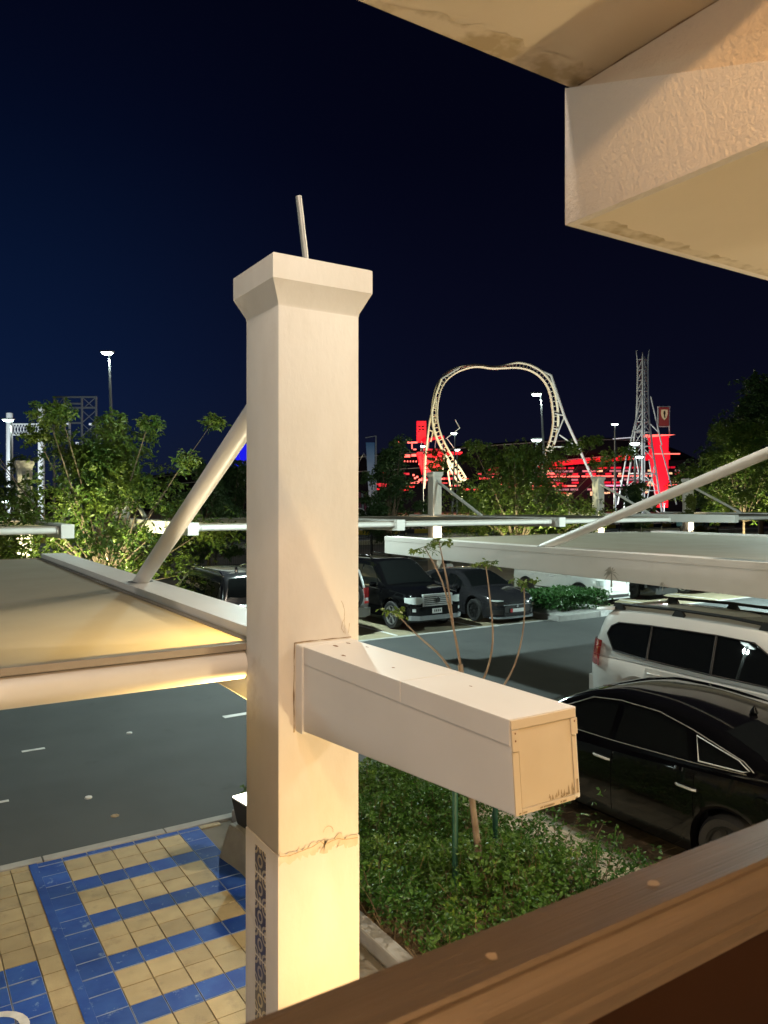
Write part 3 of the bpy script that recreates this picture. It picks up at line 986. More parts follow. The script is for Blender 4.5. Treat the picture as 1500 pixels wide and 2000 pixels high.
# ---- the floodlight on its plinth behind the pillar
def floodlight(label, loc, rz=0):
    t = thing('floodlight', label, 'floodlight', loc, rz, 'floodlights at the canopy pillars')
    k = MB()
    k.hexa([(-.24, -.34, -.05), (.34, -.34, -.05), (.34, .34, -.05), (-.24, .34, -.05)], [(-.17, -.24, .34), (.2, -.24, .34), (.2, .24, .34), (-.17, .24, .34)])
    k.build('plinth', M_concrete, t, bevel=.02)
    k = MB()
    k.hexa([(-.12, -.17, .342), (.12, -.17, .342), (.12, .17, .342), (-.12, .17, .342)], [(-.16, -.22, .60), (.16, -.22, .60), (.16, .22, .60), (-.16, .22, .60)])
    h = k.build('housing', M_plastic, t, bevel=.02)
    k = MB(); k.box(-.145, .145, -.205, .205, .603, .612)
    k.build('lens', M_ledwarm, h)
    return t
fl = floodlight('boxy floodlight with glowing top on a concrete plinth behind the near pillar', (2.95, 6.95, 0), R(8))
lamp('flood_light', 'SPOT', (0, 0, .66), FL[0], FL[1], fl, .14, aim=(-1.15, -1.75, 2.1), spot=130, blend=.8)
fl2 = floodlight('boxy floodlight at the foot of the near pillar below the handrail', (2.15, 2.9, 0))
lamp('flood_light', 'SPOT', (0, 0, .66), FD[0], FD[1], fl2, .12, aim=(.15, 1.28, 1.1), spot=120, blend=.8)

ul = thing('pillar_uplight', 'small uplight hidden behind the near pillar under the fabric roof', 'uplight', (1.95, 4.44, 1.72))
MB().tube([(0, -.03, -.05), (0, .10, -.05), (0, .14, .0)], .012, 6).build('bracket', M_plastic, ul)
MB().lathe([(.03, 0), (.055, .03), (.06, .10)], 14, (0, .14, 0)).build('housing', M_plastic, ul, smooth=40)
MB().lathe([(.05, .102), (.05, .106)], 14, (0, .14, 0)).build('lens', M_ledwarm, ul)
lamp('up_light', 'SPOT', (-.02, .14, .14), UL[0], UL[1], ul, .05, aim=(-.42, .62, .95), spot=120, blend=.8)
for i, (x, y) in enumerate(far_floods):
    labs = ['small dark floodlight at the white-lit pillar far left', 'floodlight hidden behind the left tree', 'floodlight behind the near pillar', 'floodlight at the lit pillar left of the bushy tree', 'floodlight at the pillar by the lattice tower', 'floodlight at the pillar by the red pylon']
    t = floodlight(labs[i], (x - .12, y - 1.15, 0.1))
    lamp('flood_light', 'SPOT', (0, 0, .70), FF[0], FF[1], t, .14, aim=(.12, 1.15, 2.3), spot=115, blend=.7)

# ================================================================== fence, kerb of the far road
def fence(x0, x1, y):
    t = thing('boundary_fence', 'low black picket fence along the back of the far parking row', 'fence', (x0, y, 0))
    n = int((x1 - x0) / 2.4)
    post = MB().box(-.04, .04, -.04, .04, 0, 1.66).mesh('post', M_fence)
    cap = MB().lathe([(.05, 1.66), (.05, 1.69), (.0, 1.74)], 8).mesh('post_cap', M_fence)
    k = MB()
    for j in range(20):
        k.box(.06 + j * .118, .075 + j * .118, -.008, .008, .12, 1.56)
    pk = k.mesh('picket_row', M_fence)
    rlm = MB().box(.041, 2.359, -.018, .018, 0, .035).mesh('rail', M_fence)
    for i in range(n):
        p = link('post', post, t); p.location = (i * 2.4, 0, 0)
        link('post_cap', cap, p)
        q = link('picket_row', pk, t); q.location = (i * 2.4, 0, 0); q['kind'] = 'stuff'
        for z in (.2, 1.42):
            r_ = link('rail', rlm, t); r_.location = (i * 2.4, 0, z)
fence(2.0, 60.0, 38.4)
k = MB(); k.box(-30, 110, 38.0, 38.85, -.05, .12)
tag(k.build('fence_kerb', M_concrete), kind='structure')
k = MB(); k.box(-200, 400, 55.0, 55.6, -.05, .32)
tag(k.build('road_barrier', M_fencepale), kind='structure')
k = MB(); kb = MB()
for i in range(-60, 190):
    (k if i % 2 else kb).box(i * 2.0, i * 2.0 + 1.99, 72.0, 72.5, -.05, .45)
tag(k.build('yellow_kerb', M_yellowpaint), kind='structure'); tag(kb.build('black_kerb', M_blackpaint), kind='structure')
k = MB()
for i in range(-40, 130):
    k.box(i * 3.0, i * 3.0 + 1.2, 61.0, 61.2, -.018, -.014); k.box(i * 3.0, i * 3.0 + 1.2, 66.3, 66.5, -.018, -.014)
tag(k.build('lane_marking', M_whitepaint), kind='structure')
tag(MB().box(-300, 600, 72.6, 100, -.05, .05).build('verge', M_ground), kind='structure')

# ---- planter island with clipped hedge
k = MB()
pts = [(16.45, 16.2), (18.55, 16.2), (18.95, 16.35), (19.15, 16.75), (19.15, 18.5), (16.45, 18.5)]
k.add([(x, y, -.05) for x, y in pts] + [(x, y, .17) for x, y in pts], [tuple(range(5, -1, -1)), tuple(range(6, 12))] + [(i, (i + 1) % 6, 6 + (i + 1) % 6, 6 + i) for i in range(6)])
tag(k.build('island_kerb', M_concrete, bevel=.03), kind='structure')
k = MB(); k.box(18.2, 18.55, 16.185, 16.198, .0, .172); tag(k.build('island_marking', M_whitepaint), kind='structure')
hg = thing('hedge', 'clipped green hedge in the kerbed island between parked cars', 'hedge', (17.7, 18.4, .15))
k = MB()
for q in range(6500):
    x, y = rg.uniform(16.6, 18.98), rg.uniform(16.45, 18.3)
    z = .17 + .55 * rg.random() ** .45 + .06 * noise.noise((x * 2, y * 2, 0))
    leaf(k, (x, y, z), rg.uniform(.07, .13), rg, -.2, .65)
k.build('foliage', M_hedge, hg, world=True, fix=False)

# ================================================================== trees
def tree(name, label, base, height, spread, seed, lm, n_leaf, lsize, trunk_r=.12, low=.28, clumps=34, group=None, tall=1.0, lean=(0, 0), sprigs=0):
    r_ = random.Random(seed)
    t = thing(name, label, 'tree', base, 0, group)
    k = MB()
    H_ = height
    fork = Vector((lean[0] * .3, lean[1] * .3, H_ * low))
    k.tube([(0, 0, -.1), (lean[0] * .1, lean[1] * .1, H_ * low * .5), fork], [trunk_r, trunk_r * .85, trunk_r * .7], 8)
    k.build('trunk', M_bark, t, smooth=60)
    cl = []
    for i in range(clumps):
        a = r_.uniform(0, 6.283)
        q = r_.random() ** .6
        z = H_ * lerp(low + .02, 1.0, r_.random() ** .85)
        zz = (z / H_ - low) / (1 - low)
        w = spread * .5 * (math.sin(min(1, zz * 1.05 + .18) * math.pi) ** .6 if zz < .9 else .35)
        c = Vector((math.cos(a) * w * q + lean[0] * zz, math.sin(a) * w * q + lean[1] * zz, z))
        cl.append((c, r_.uniform(.45, 1.0) * spread * .125))
    for i in range(sprigs):                                # thin shoots that stand clear of the crown
        a = r_.uniform(0, 6.283)
        q = r_.uniform(.25, .6) * spread
        cl.append((Vector((math.cos(a) * q, math.sin(a) * q, H_ * r_.uniform(.85, 1.16))), spread * r_.uniform(.035, .06)))
    br = MB()
    for c, s in cl:
        if r_.random() < .75:
            m_ = fork.lerp(c, .5) + Vector((r_.uniform(-.2, .2), r_.uniform(-.2, .2), -.12 * H_ * .3))
            br.tube([fork - Vector((0, 0, r_.uniform(0, .3))), m_, c], [trunk_r * .36, trunk_r * .2, trunk_r * .07], 5, caps=False)
    br.build('branch', M_bark, t, smooth=60, fix=False)['kind'] = 'stuff'
    lf = MB()
    per = n_leaf // clumps
    for c, s in cl:
        ns = max(4, per // 9)
        for q in range(ns):                            # sprays of drooping leaflets
            o = Vector((r_.gauss(0, 1), r_.gauss(0, 1), r_.gauss(0, .75))).normalized() * s * r_.random() ** .4
            p = c + o
            d = Vector((o.x, o.y, -.25 * s - r_.random() * .3 * s))
            if d.length < 1e-4: continue
            d.normalize()
            L = s * r_.uniform(.35, .7)
            for w in range(9):
                leaf(lf, p + d * L * (w / 9) + Vector((r_.uniform(-.04, .04), r_.uniform(-.04, .04), 0)), lsize * r_.uniform(.7, 1.3), r_, .25, .42)
    lf.build('crown', lm, t, fix=False)
    return t

tree('leafy_tree', 'bushy tree with yellow-green lit leaves behind the left canopy beam', (6.3, 28.3, 0), 5.7, 8.8, 11, M_leaf, 26000, .18, sprigs=16, low=.14, clumps=74, lean=(-.3, -.2))
tree('leafy_tree', 'broad lit tree in front of the coaster loop behind the far canopy', (32.6, 35.6, 0), 6.6, 11.0, 12, M_leaf, 30000, .21, sprigs=14, low=.12, clumps=78)
tree('leafy_tree', 'dark tree right of the sky-blue banner', (25.6, 39.5, 0), 7.3, 5.2, 13, M_leafdark, 15000, .20, low=.2, clumps=36)
tree('leafy_tree', 'small lit tree at the right picture edge above the long white strut', (54.5, 34.4, 0), 9.2, 11.0, 14, M_leaf, 24000, .25, low=.25, clumps=48)
tree('leafy_tree', 'slender sapling with autumn-yellow leaves by the far right pillar', (41.0, 29.3, 0), 4.0, 2.4, 15, M_leafyel, 3500, .16, trunk_r=.06, low=.2, clumps=16)
tree('dark_tree', 'tall unlit tree rising dark against the night sky at far right', (71.0, 43.0, 0), 15.5, 15.0, 16, M_leafdark, 30000, .42, trunk_r=.3, low=.15, clumps=70)
tree('leafy_tree', 'low tree leaning behind the strut beside the near pillar', (14.2, 40.0, 0), 5.8, 5.0, 17, M_leafdark, 13000, .2, low=.12, clumps=32, group='trees along the far road')
tree('leafy_tree', 'rounded dark green tree between the strut and near pillar', (21.0, 54.0, 0), 6.4, 7.5, 18, M_leafdark, 12000, .26, low=.1, clumps=36)
tree('leafy_tree', 'dark green shrub-like tree nearest the near pillar on its left', (21.3, 45.0, 0), 4.6, 4.6, 23, M_leafdark, 9000, .22, low=.1, clumps=28)
tree('leafy_tree', 'shrubby tree at the left picture edge in front of the white truss gate', (3.2, 34.6, 0), 5.6, 4.2, 19, M_leafdark, 9000, .18, low=.15, clumps=26)
tree('leafy_tree', 'dark roadside tree left of the lattice tower foot', (49.5, 40.5, 0), 5.0, 4.5, 20, M_leafdark, 8000, .22, low=.15, clumps=24)
# hedge row beyond the road
hr = MB()
for q in range(9000):
    x = rg.uniform(-20, 190); y = rg.uniform(74.5, 77.5)
    hh = 1.5 + .9 * noise.noise((x * .13, 0, 0)) + .5 * noise.noise((x * .6, 4, 0))
    leaf(hr, (x, y, rg.uniform(.05, max(.5, hh))), rg.uniform(.3, .55), rg, -.1, .6)
tag(hr.build('roadside_vegetation', M_leafdark, fix=False), 'dark low hedge along the far side of the road', kind='stuff')

# small uplights in the tree beds
for (x, y, z, lab) in ((5.4, 24.9, .25, 'ground spotlight under the bushy left tree'), (31.6, 32.5, .25, 'ground spotlight under the broad tree at the loop'), (53.0, 32.2, .25, 'ground spotlight under the right edge tree')):
    t = thing('garden_spotlight', lab, 'spotlight', (x, y, 0), group='spotlights under the trees')
    MB().lathe([(.02, 0), (.02, .12), (.07, .14), (.08, .22)], 12).build('body', M_plastic, t, smooth=40)
    MB().lathe([(.06, .222), (.06, .226)], 12).build('lens', M_ledwarm, t)
    lamp('garden_light', 'SPOT', (0, 0, .26), TR[0], TR[1], t, .1, aim=(.6, 2.4, 3.0), spot=140, blend=.8)

# ================================================================== vehicles
def car(name, label, loc, rz, sp, group='cars parked in the lot'):
    """local axes: x to the nose, y to the car's left, z up"""
    t = thing(name, label, sp.get('cat', 'car'), loc, rz, group)
    L2 = sp['L'] / 2
    deck = smooth_tab(sp['deck']); plan = smooth_tab(sp['plan'], 60); bot = smooth_tab(sp['bot'])
    roof = smooth_tab(sp['roof'], 60) if sp.get('roof') else None
    wr, xf, xr = sp['wr'], sp['xf'], sp['xr']
    arch = wr + sp.get('archgap', .055)
    body = sp['paint']
    k_t = sp.get('tumble', .42)
    inset = sp.get('inset', .055)

    def zbot(x):
        z = pw(bot, x)
        for xc in (xf, xr):
            d = abs(x - xc)
            if d < arch: z = max(z, wr + math.sqrt(arch * arch - d * d))
        return z

    def section(x):
        w, zt, zb = pw(plan, x), pw(deck, x), zbot(x)
        z0 = pw(bot, x)
        hgt = zt - z0
        cr = sp.get('crown', .03)
        zz = lambda f, m: max(zb + m, z0 + f * hgt)
        return [(0, zb), (w - .16, zb), (w - .035, zb + .004), (w - .012, zz(.22, .03)), (w, zz(.52, .05)), (w - .006, zz(.72, .07)), (w - .028, max(zb + .09, zt - .055)), (w - .075, max(zb + .1, zt - .008)), (w * .55, zt + cr * .8), (0, zt + cr)]

    def side_y(x, z):
        s = section(x)
        pts = s[2:8]
        for (y0, z0), (y1, z1) in zip(pts, pts[1:]):
            if z <= z1:
                return lerp(y0, y1, max(0, min(1, (z - z0) / max(1e-5, z1 - z0))))
        return pts[-1][0]

    def front_x(y, sgn=1):
        y = abs(y)
        tab = [p for p in plan if p[0] * sgn >= 0]
        if sgn > 0: tab = tab[::-1]
        # walk from the end inwards until the body is wide enough
        prev = tab[0]
        if y <= prev[1]: return prev[0]
        for p in tab[1:]:
            if p[1] >= y:
                return lerp(prev[0], p[0], (y - prev[1]) / max(1e-5, p[1] - prev[1]))
            prev = p
        return prev[0]

    # stations, denser round the wheel arches and the ends
    xs = set()
    n = 44
    for i in range(n + 1): xs.add(round(-L2 + i * 2 * L2 / n, 4))
    for xc in (xf, xr):
        for i in range(13):
            xs.add(round(xc - arch * math.cos(math.pi * i / 12), 4))
        xs.add(round(xc - arch - .004, 4)); xs.add(round(xc + arch + .004, 4))
    for e in (-1, 1):
        for d in (.01, .03, .06, .1): xs.add(round(e * (L2 - d), 4))
    xs = sorted(x for x in xs if -L2 <= x <= L2)
    k = MB()
    rows = []
    for x in xs:
        s = section(x)
        rows.append([(x, -y, z) for y, z in reversed(s[1:])] + [(x, y, z) for y, z in s])
    k.grid([r + [r[0]] for r in rows])
    k.poly(list(reversed(rows[0]))); k.poly(rows[-1])
    k.build('body', body, t, smooth=38, fix=True)

    # greenhouse
    def gsec(x):
        zr, zb, w = pw(roof, x), pw(deck, x) - .03, pw(plan, x) - inset
        h = max(0, zr - zb)
        s = min(1, h / .3)
        yr = w - k_t * h
        return [(w, zb), (lerp(w, yr, .5) + .008 * s, zb + h * .5), (yr + .012 * s, zr - .055 * s), (yr - .015, zr - .022 * s), (yr - .07, zr), (yr * .5, zr + .022), (0, zr + .03)], h
    def gy(x, z):
        zr, zb, w = pw(roof, x), pw(deck, x) - .03, pw(plan, x) - inset
        return w - k_t * max(0, z - zb) + .012
    if roof:
        x0, x1 = roof[0][0], roof[-1][0]
        rows = []
        m = 46
        for i in range(m + 1):
            x = lerp(x0, x1, i / m)
            s, h = gsec(x)
            rows.append([(x, -y, z) for y, z in s[:-1]] + [(x, y, z) for y, z in reversed(s)])
        k = MB(); k.grid(rows); k.poly(rows[0]); k.poly(list(reversed(rows[-1])))
        k.build('cabin', body, t, smooth=40)
        for nm, (wa, wb_) in (('windscreen', sp['ws']), ('rear_window', sp['rw'])):
            if wa is None: continue
            rows = []
            for i in range(13):
                x = lerp(wa, wb_, i / 12)
                s, h = gsec(x)
                yr = s[4][0] - .01
                rows.append([(x, yr * f, pw(roof, x) + .03 - .008 * abs(f) ** 2 * 1 - (.022 * (max(0, abs(f) - .5) * 2)) + .004) for f in (-1, -.75, -.5, -.25, 0, .25, .5, .75, 1)])
            k = MB(); k.grid(rows)
            k.build(nm, M_glass, t, smooth=60, fix=True)
        for (nm, pts, trim) in sp.get('win', []):
            for sd in (1, -1):
                P = [(x, sd * (gy(x, z) + .004), z) for x, z in pts]
                k = MB(); k.poly(P if sd > 0 else list(reversed(P)))
                wn_ = k.build(nm, M_glass, t, fix=False)
                if trim:
                    k = MB(); k.tube(P + [P[0]], .007 if trim == 1 else .012, 5, caps=False)
                    k.build('window_trim', M_chromeglint if trim == 1 else M_plastic, wn_, smooth=60)
    # doors: skin panels a few millimetres proud, with handles
    for (a, b, zl, zh, hx) in sp.get('doors', []):
        for sd in (1, -1):
            rows = []
            for i in range(9):
                x = lerp(a, b, i / 8)
                lo = max(zl, zbot(x) + .03)
                rows.append([(x, sd * (side_y(x, z) + .005), z) for z in [lerp(lo, min(zh, pw(deck, x) - .07), j / 8) for j in range(9)]])
            k = MB(); k.grid(rows)
            d = k.build('door', body, t, smooth=50, fix=False)
            if sd > 0: d.data.flip_normals()
            hz = sp.get('hz', .80)
            y = side_y(hx, hz) + .028
            k = MB(); k.tube([(hx - .11, sd * (y - .02), hz), (hx - .08, sd * y, hz + .002), (hx + .08, sd * y, hz + .004), (hx + .11, sd * (y - .02), hz + .003)], .0135, 8)
            k.build('door_handle', sp.get('handle', M_chromeglint), d, smooth=60)
    # wheels
    hub = sp.get('rim', M_rim)
    rr = wr * sp.get('rimk', .68)
    def wheel_meshes():
        k = MB(); k.lathe([(rr - .01, -.10), (wr - .03, -.11), (wr, -.07), (wr, .07), (wr - .03, .11), (rr + .01, .105), (rr, .07)], 36, axis='y')
        ty = k.mesh('wheel', M_tyre, smooth=40)
        k = MB(); k.lathe([(rr, .06), (rr + .004, .098), (rr - .018, .10), (rr - .028, .05)], 36, axis='y', caps=False)
        k.lathe([(.0, .05), (.05, .088), (.06, .085), (.075, .06)], 16, axis='y', caps=False)
        for i in range(sp.get('spokes', 5)):
            a = 2 * math.pi * i / sp.get('spokes', 5)
            c, s_ = math.cos(a), math.sin(a)
            w0, w1 = .028, .042
            def Q(r, u, y): return (c * r - s_ * u, y, s_ * r + c * u)
            k.hexa([Q(.05, -w0, .055), Q(.05, w0, .055), Q(rr - .01, w1, .06), Q(rr - .01, -w1, .06)], [Q(.05, -w0 * .7, .085), Q(.05, w0 * .7, .085), Q(rr - .01, w1 * .7, .092), Q(rr - .01, -w1 * .7, .092)])
        rm = k.mesh('rim', hub, smooth=35)
        k = MB(); k.lathe([(0, .02), (rr - .01, .02)], 24, axis='y', caps=False)
        return ty, rm, k.mesh('brake_disc', M_plastic)
    ty, rm, bd_ = wheel_meshes()
    for xc in (xf, xr):
        for sd in (1, -1):
            w = link('wheel', ty, t)
            w.location = (xc, sd * (pw(plan, xc) - .13), wr)
            if sd < 0: w.rotation_euler = (0, 0, math.pi)
            link('rim', rm, w); link('brake_disc', bd_, w)
    # patches on nose, tail and sides
    def patch(nm, m, y0, y1, z0, z1, sgn=1, th=.018, parent=None, nv=2, push=0.0, slope=0.0, rnd_=0):
        k = MB(); rows_o, rows_i = [], []
        for i in range(9):
            y = lerp(y0, y1, i / 8)
            x = front_x(y, sgn)
            e = 1 - rnd_ * abs(2 * i / 8 - 1) ** 3
            zc, zh = (z0 + z1) / 2, (z1 - z0) / 2 * e
            rows_o.append([(x + sgn * (th + push) + slope * (z - z0), y, z) for z in (zc - zh, zc + zh)])
            rows_i.append([(x - sgn * .05 + slope * (z - z0), y, z) for z in (zc - zh, zc + zh)])
        k.grid(rows_o)
        for a in (0, 1):
            k.grid([[r1[a], r2[a]] for r1, r2 in zip(rows_o, rows_i)])
        k.poly([rows_o[0][0], rows_o[0][1], rows_i[0][1], rows_i[0][0]]); k.poly([rows_o[-1][0], rows_o[-1][1], rows_i[-1][1], rows_i[-1][0]])
        return k.build(nm, m, parent or t, smooth=30)
    def sidepatch(nm, m, x0, x1, z0, z1, th=.012, both=True):
        for sd in ((1, -1) if both else (1,)):
            rows = []
            for i in range(7):
                x = lerp(x0, x1, i / 6)
                rows.append([(x, sd * (side_y(x, z) + th), z) for z in [lerp(z0, z1, j / 4) for j in range(5)]])
            k = MB(); k.grid(rows)
            o = k.build(nm, m, t, smooth=50, fix=False)
            if sd > 0: o.data.flip_normals()
    t_api = dict(patch=patch, sidepatch=sidepatch, front_x=front_x, side_y=side_y, gy=gy, deck=deck, plan=plan, zbot=zbot, roof=roof)
    # cladding round the arches
    if sp.get('clad'):
        for xc in (xf, xr):
            for sd in (1, -1):
                pts = []
                for i in range(15):
                    a = math.pi * i / 14
                    x = xc + (arch + .02) * math.cos(a); z = wr + (arch + .02) * math.sin(a)
                    pts.append((x, sd * (pw(plan, x) + .004), z))
                k = MB(); k.tube(pts, .035, 6)
                k.build('arch_cladding', M_plastic, t, smooth=60)
    # mirrors
    if sp.get('mirror'):
        mx, mz = sp['mirror']
        for sd in (1, -1):
            y = pw(plan, mx)
            k = MB()
            k.lathe([(.02, 0), (.085, .02), (.105, .10), (.09, .19), (.03, .22)], 14, axis='y')
            o = k.build('mirror', sp.get('mirrorpaint', body), t, smooth=50)
            o.scale = (.75, sd, .72)
            o.location = (mx, sd * (y - .02), mz)
    # dark underbody so no light leaks below
    k = MB(); k.box(-L2 + .5, L2 - .5, -pw(plan, 0) + .24, pw(plan, 0) - .24, .17, .5)
    k.build('underbody', M_plastic, t)
    return t, t_api

# -- black sedan beside the planter, nose away from the balcony
sedan = dict(L=4.84, wr=.322, xf=1.45, xr=-1.34, paint=M_black, spokes=5, rim=M_rimdark,
    deck=[(-2.42, .80), (-2.36, .98), (-2.2, 1.06), (-1.7, 1.075), (-1.0, 1.03), (0, .965), (.9, .94), (1.25, .945), (1.8, .87), (2.2, .75), (2.42, .60)],
    plan=[(-2.42, .66), (-2.36, .76), (-2.1, .85), (-1.5, .905), (-.6, .92), (.6, .92), (1.5, .91), (1.95, .86), (2.22, .74), (2.42, .50)],
    bot=[(-2.42, .42), (-2.2, .28), (-1.8, .2), (1.9, .18), (2.2, .2), (2.42, .26)],
    roof=[(-2.0, 1.075), (-1.6, 1.20), (-1.1, 1.345), (-.5, 1.435), (-.05, 1.45), (.35, 1.42), (.8, 1.27), (1.3, .96)],
    ws=(.42, 1.22), rw=(-1.95, -1.15), tumble=.50, inset=.05,
    win=[('side_window', [(.06, 1.0), (.96, .985), (.72, 1.16), (.40, 1.305), (.06, 1.345)], 0),
         ('side_window', [(-.92, 1.045), (-.02, 1.005), (-.02, 1.35), (-.45, 1.345), (-.80, 1.29)], 0),
         ('quarter_window', [(-1.02, 1.06), (-1.47, 1.085), (-1.52, 1.105), (-1.40, 1.165), (-.93, 1.262)], 1)],
    doors=[(-.02, 1.02, .28, .90, .10), (-1.0, -.045, .28, .93, -.93)], hz=.80, mirror=(.82, .96))
ts_, ap = car('parked_sedan', 'black sedan with chrome door handles parked beside the planter', (7.23, 5.50, 0), R(90), sedan)
gyf = ap['gy']
for sd in (1, -1):                                          # chrome line along the roof edge and belt
    k = MB()
    top_ = [(x, sd * (gyf(x, z) + .004), z) for x, z in [(1.0, 1.05), (.75, 1.185), (.42, 1.335), (.05, 1.375), (-.45, 1.372), (-.85, 1.305), (-1.45, 1.165), (-1.56, 1.105)]]
    k.tube(top_, .006, 5, caps=False)
    bel = [(x, sd * (gyf(x, z) + .004), z) for x, z in [(1.02, .975), (0, .99), (-.95, 1.033), (-1.5, 1.072)]]
    k.build('roof_trim', M_trim, ts_, smooth=60)
    k = MB(); k.tube(bel, .005, 5, caps=False); k.build('belt_trim', M_trim, ts_, smooth=60)
for (y0, y1) in ((.48, .80), (-.80, -.48)):
    ap['patch']('tail_lamp', M_tail, y0, y1, .80, .95, -1)
    ap['patch']('headlight', M_head, y0 * .9, y1 * .9, .58, .70, 1)
ap['patch']('number_plate', M_plate, -.26, .26, .62, .73, -1)
k = MB(); k.lathe([(.03, 0), (.045, .02), (.0, .09)], 10, (-1.05, 0, 1.385)); k.build('roof_aerial', M_black, ts_, smooth=50)
fp = MB(); fp.lathe([(.088, 0), (.084, .006), (.0, .007)], 24, axis='y'); o = fp.build('fuel_flap', M_black, ts_, smooth=30); o.location = (-1.66, ap['side_y'](-1.66, .84) - .002, .84)

# -- white off-roader, tail towards the driveway
suv = dict(L=4.78, wr=.39, xf=1.42, xr=-1.37, paint=M_white, spokes=6, archgap=.07,
    deck=[(-2.39, 1.00), (-2.36, 1.08), (-2.2, 1.12), (0, 1.11), (1.0, 1.10), (1.3, 1.10), (1.9, 1.05), (2.25, .98), (2.39, .86)],
    plan=[(-2.39, .76), (-2.35, .84), (-2.2, .90), (-1.8, .935), (0, .945), (1.5, .945), (2.0, .90), (2.3, .78), (2.39, .64)],
    bot=[(-2.39, .48), (-2.2, .38), (-1.9, .30), (1.9, .30), (2.2, .34), (2.39, .44)],
    roof=[(-2.34, 1.10), (-2.30, 1.30), (-2.22, 1.62), (-2.10, 1.78), (-1.8, 1.835), (-.8, 1.865), (.2, 1.85), (.62, 1.79), (1.0, 1.45), (1.32, 1.10)],
    ws=(.66, 1.26), rw=(-2.32, -2.19), tumble=.27, inset=.035,
    win=[('quarter_window', [(-1.243, 1.17), (-1.88, 1.21), (-2.06, 1.44), (-2.00, 1.56), (-1.86, 1.63), (-1.243, 1.66)], 2),
         ('side_window', [(-.185, 1.145), (-1.225, 1.17), (-1.225, 1.66), (-.185, 1.675)], 2),
         ('side_window', [(.92, 1.14), (-.165, 1.145), (-.165, 1.675), (.38, 1.655), (.72, 1.46)], 2)],
    doors=[(-.16, 1.0, .46, 1.05, .0), (-1.24, -.18, .46, 1.05, -1.08)], hz=.98, handle=M_white, mirror=(.9, 1.18), clad=False)
tv, av = car('parked_suv', 'white off-road car with black roof rails and red corner tail lamp', (10.27, 6.22, 0), R(-90), suv)
for sd in (1, -1):
    y = sd * .66
    k = MB()
    k.tube([(-1.98, y, 1.865), (-1.86, y, 1.905), (-.9, y, 1.935), (-.05, y, 1.93), (.40, y, 1.90), (.58, y, 1.85)], .024, 10)
    for x in (-1.95, -.85, .50):
        k.hexa([(x - .12, y - .03, 1.82), (x + .12, y - .03, 1.82), (x + .12, y + .03, 1.82), (x - .12, y + .03, 1.82)], [(x - .06, y - .022, 1.92), (x + .06, y - .022, 1.92), (x + .06, y + .022, 1.92), (x - .06, y + .022, 1.92)])
    k.build('roof_rail', M_plastic, tv, smooth=40)
    # tail lamp: a tall curved lens wrapped round the corner
    for j, (z0, z1, m) in enumerate(((.93, 1.10, M_tail), (1.105, 1.22, M_tail), (1.225, 1.33, M_tail))):
        rows = []
        for i in range(7):
            a = i / 6
            x = lerp(-2.425, -2.12, a ** 1.4); yy = lerp(.70, .935, a ** .6)
            b = -.05 * math.sin(a * math.pi)
            rows.append([(x + (z - .95) * .07, sd * (yy - max(0, z - 1.05) * .18), z + (z1 - z0) * 0) for z in (z0, (z0 + z1) / 2, z1)])
        k = MB(); k.grid(rows); k.build('tail_lamp', m, tv, smooth=60)
k = MB()
k.hexa([(-2.36, -.72, 1.775), (-2.36, .72, 1.775), (-2.02, .74, 1.80), (-2.02, -.74, 1.80)], [(-2.38, -.70, 1.80), (-2.38, .70, 1.80), (-2.0, .70, 1.865), (-2.0, -.70, 1.865)])
k.build('roof_spoiler', M_white, tv, bevel=.01, smooth=40)
av['patch']('rear_bumper', M_white, -.86, .86, .50, .74, -1, th=.07)
k = MB(); k.box(-.62, .35, -.42, .42, 1.882, 1.888); k.build('sunroof', M_glass, tv)

# -- black off-roader with a bright grille, facing the balcony across the driveway
expl = dict(L=4.9, wr=.385, xf=1.50, xr=-1.38, paint=M_black, spokes=6, archgap=.06,
    deck=[(-2.45, .95), (-2.40, 1.08), (-2.2, 1.12), (0, 1.12), (1.0, 1.13), (1.3, 1.14), (1.9, 1.10), (2.25, 1.04), (2.40, .98), (2.45, .92)],
    plan=[(-2.45, .80), (-2.38, .86), (-2.1, .92), (0, .935), (1.6, .935), (2.1, .90), (2.3, .85), (2.40, .79), (2.45, .72)],
    bot=[(-2.45, .45), (-2.2, .36), (-1.9, .3), (1.9, .3), (2.2, .3), (2.45, .33)],
    roof=[(-2.36, 1.11), (-2.28, 1.5), (-2.12, 1.76), (-1.7, 1.81), (0, 1.83), (.35, 1.79), (.72, 1.55), (1.24, 1.13)],
    ws=(.40, 1.18), rw=(-2.33, -2.16), tumble=.30, inset=.04,
    win=[('quarter_window', [(-1.25, 1.16), (-2.0, 1.18), (-2.0, 1.62), (-1.25, 1.66)], 0),
         ('side_window', [(-.25, 1.16), (-1.18, 1.16), (-1.18, 1.66), (-.25, 1.67)], 0),
         ('side_window', [(.86, 1.16), (-.18, 1.16), (-.18, 1.67), (.28, 1.65), (.55, 1.47)], 0)],
    doors=[(-.2, .95, .46, 1.06, -.06), (-1.2, -.22, .46, 1.06, -1.06)], hz=.98, mirror=(.75, 1.18), crown=.05)
te, ae = car('parked_suv', 'black off-road car with chrome slatted grille facing the driveway', (12.45, 19.28, 0), R(-90), expl)
pt = ae['patch']
for (y0, y1) in ((.50, .885), (-.885, -.50)):
    pt('headlight', M_head, y0, y1, .76, .95, 1, rnd_=.35)
    pt('fog_lamp', M_head, (y0 + .03) if y0 > 0 else y0 + .10, (y1 - .10) if y0 > 0 else y1 - .03, .56, .64, 1)
gr = pt('grille', M_plastic, -.46, .46, .66, 1.0, 1, th=.012)
for i in range(6):
    pt('grille_slat', M_chromeglint, -.45, .45, .70 + i * .05, .727 + i * .05, 1, th=.022, parent=gr)
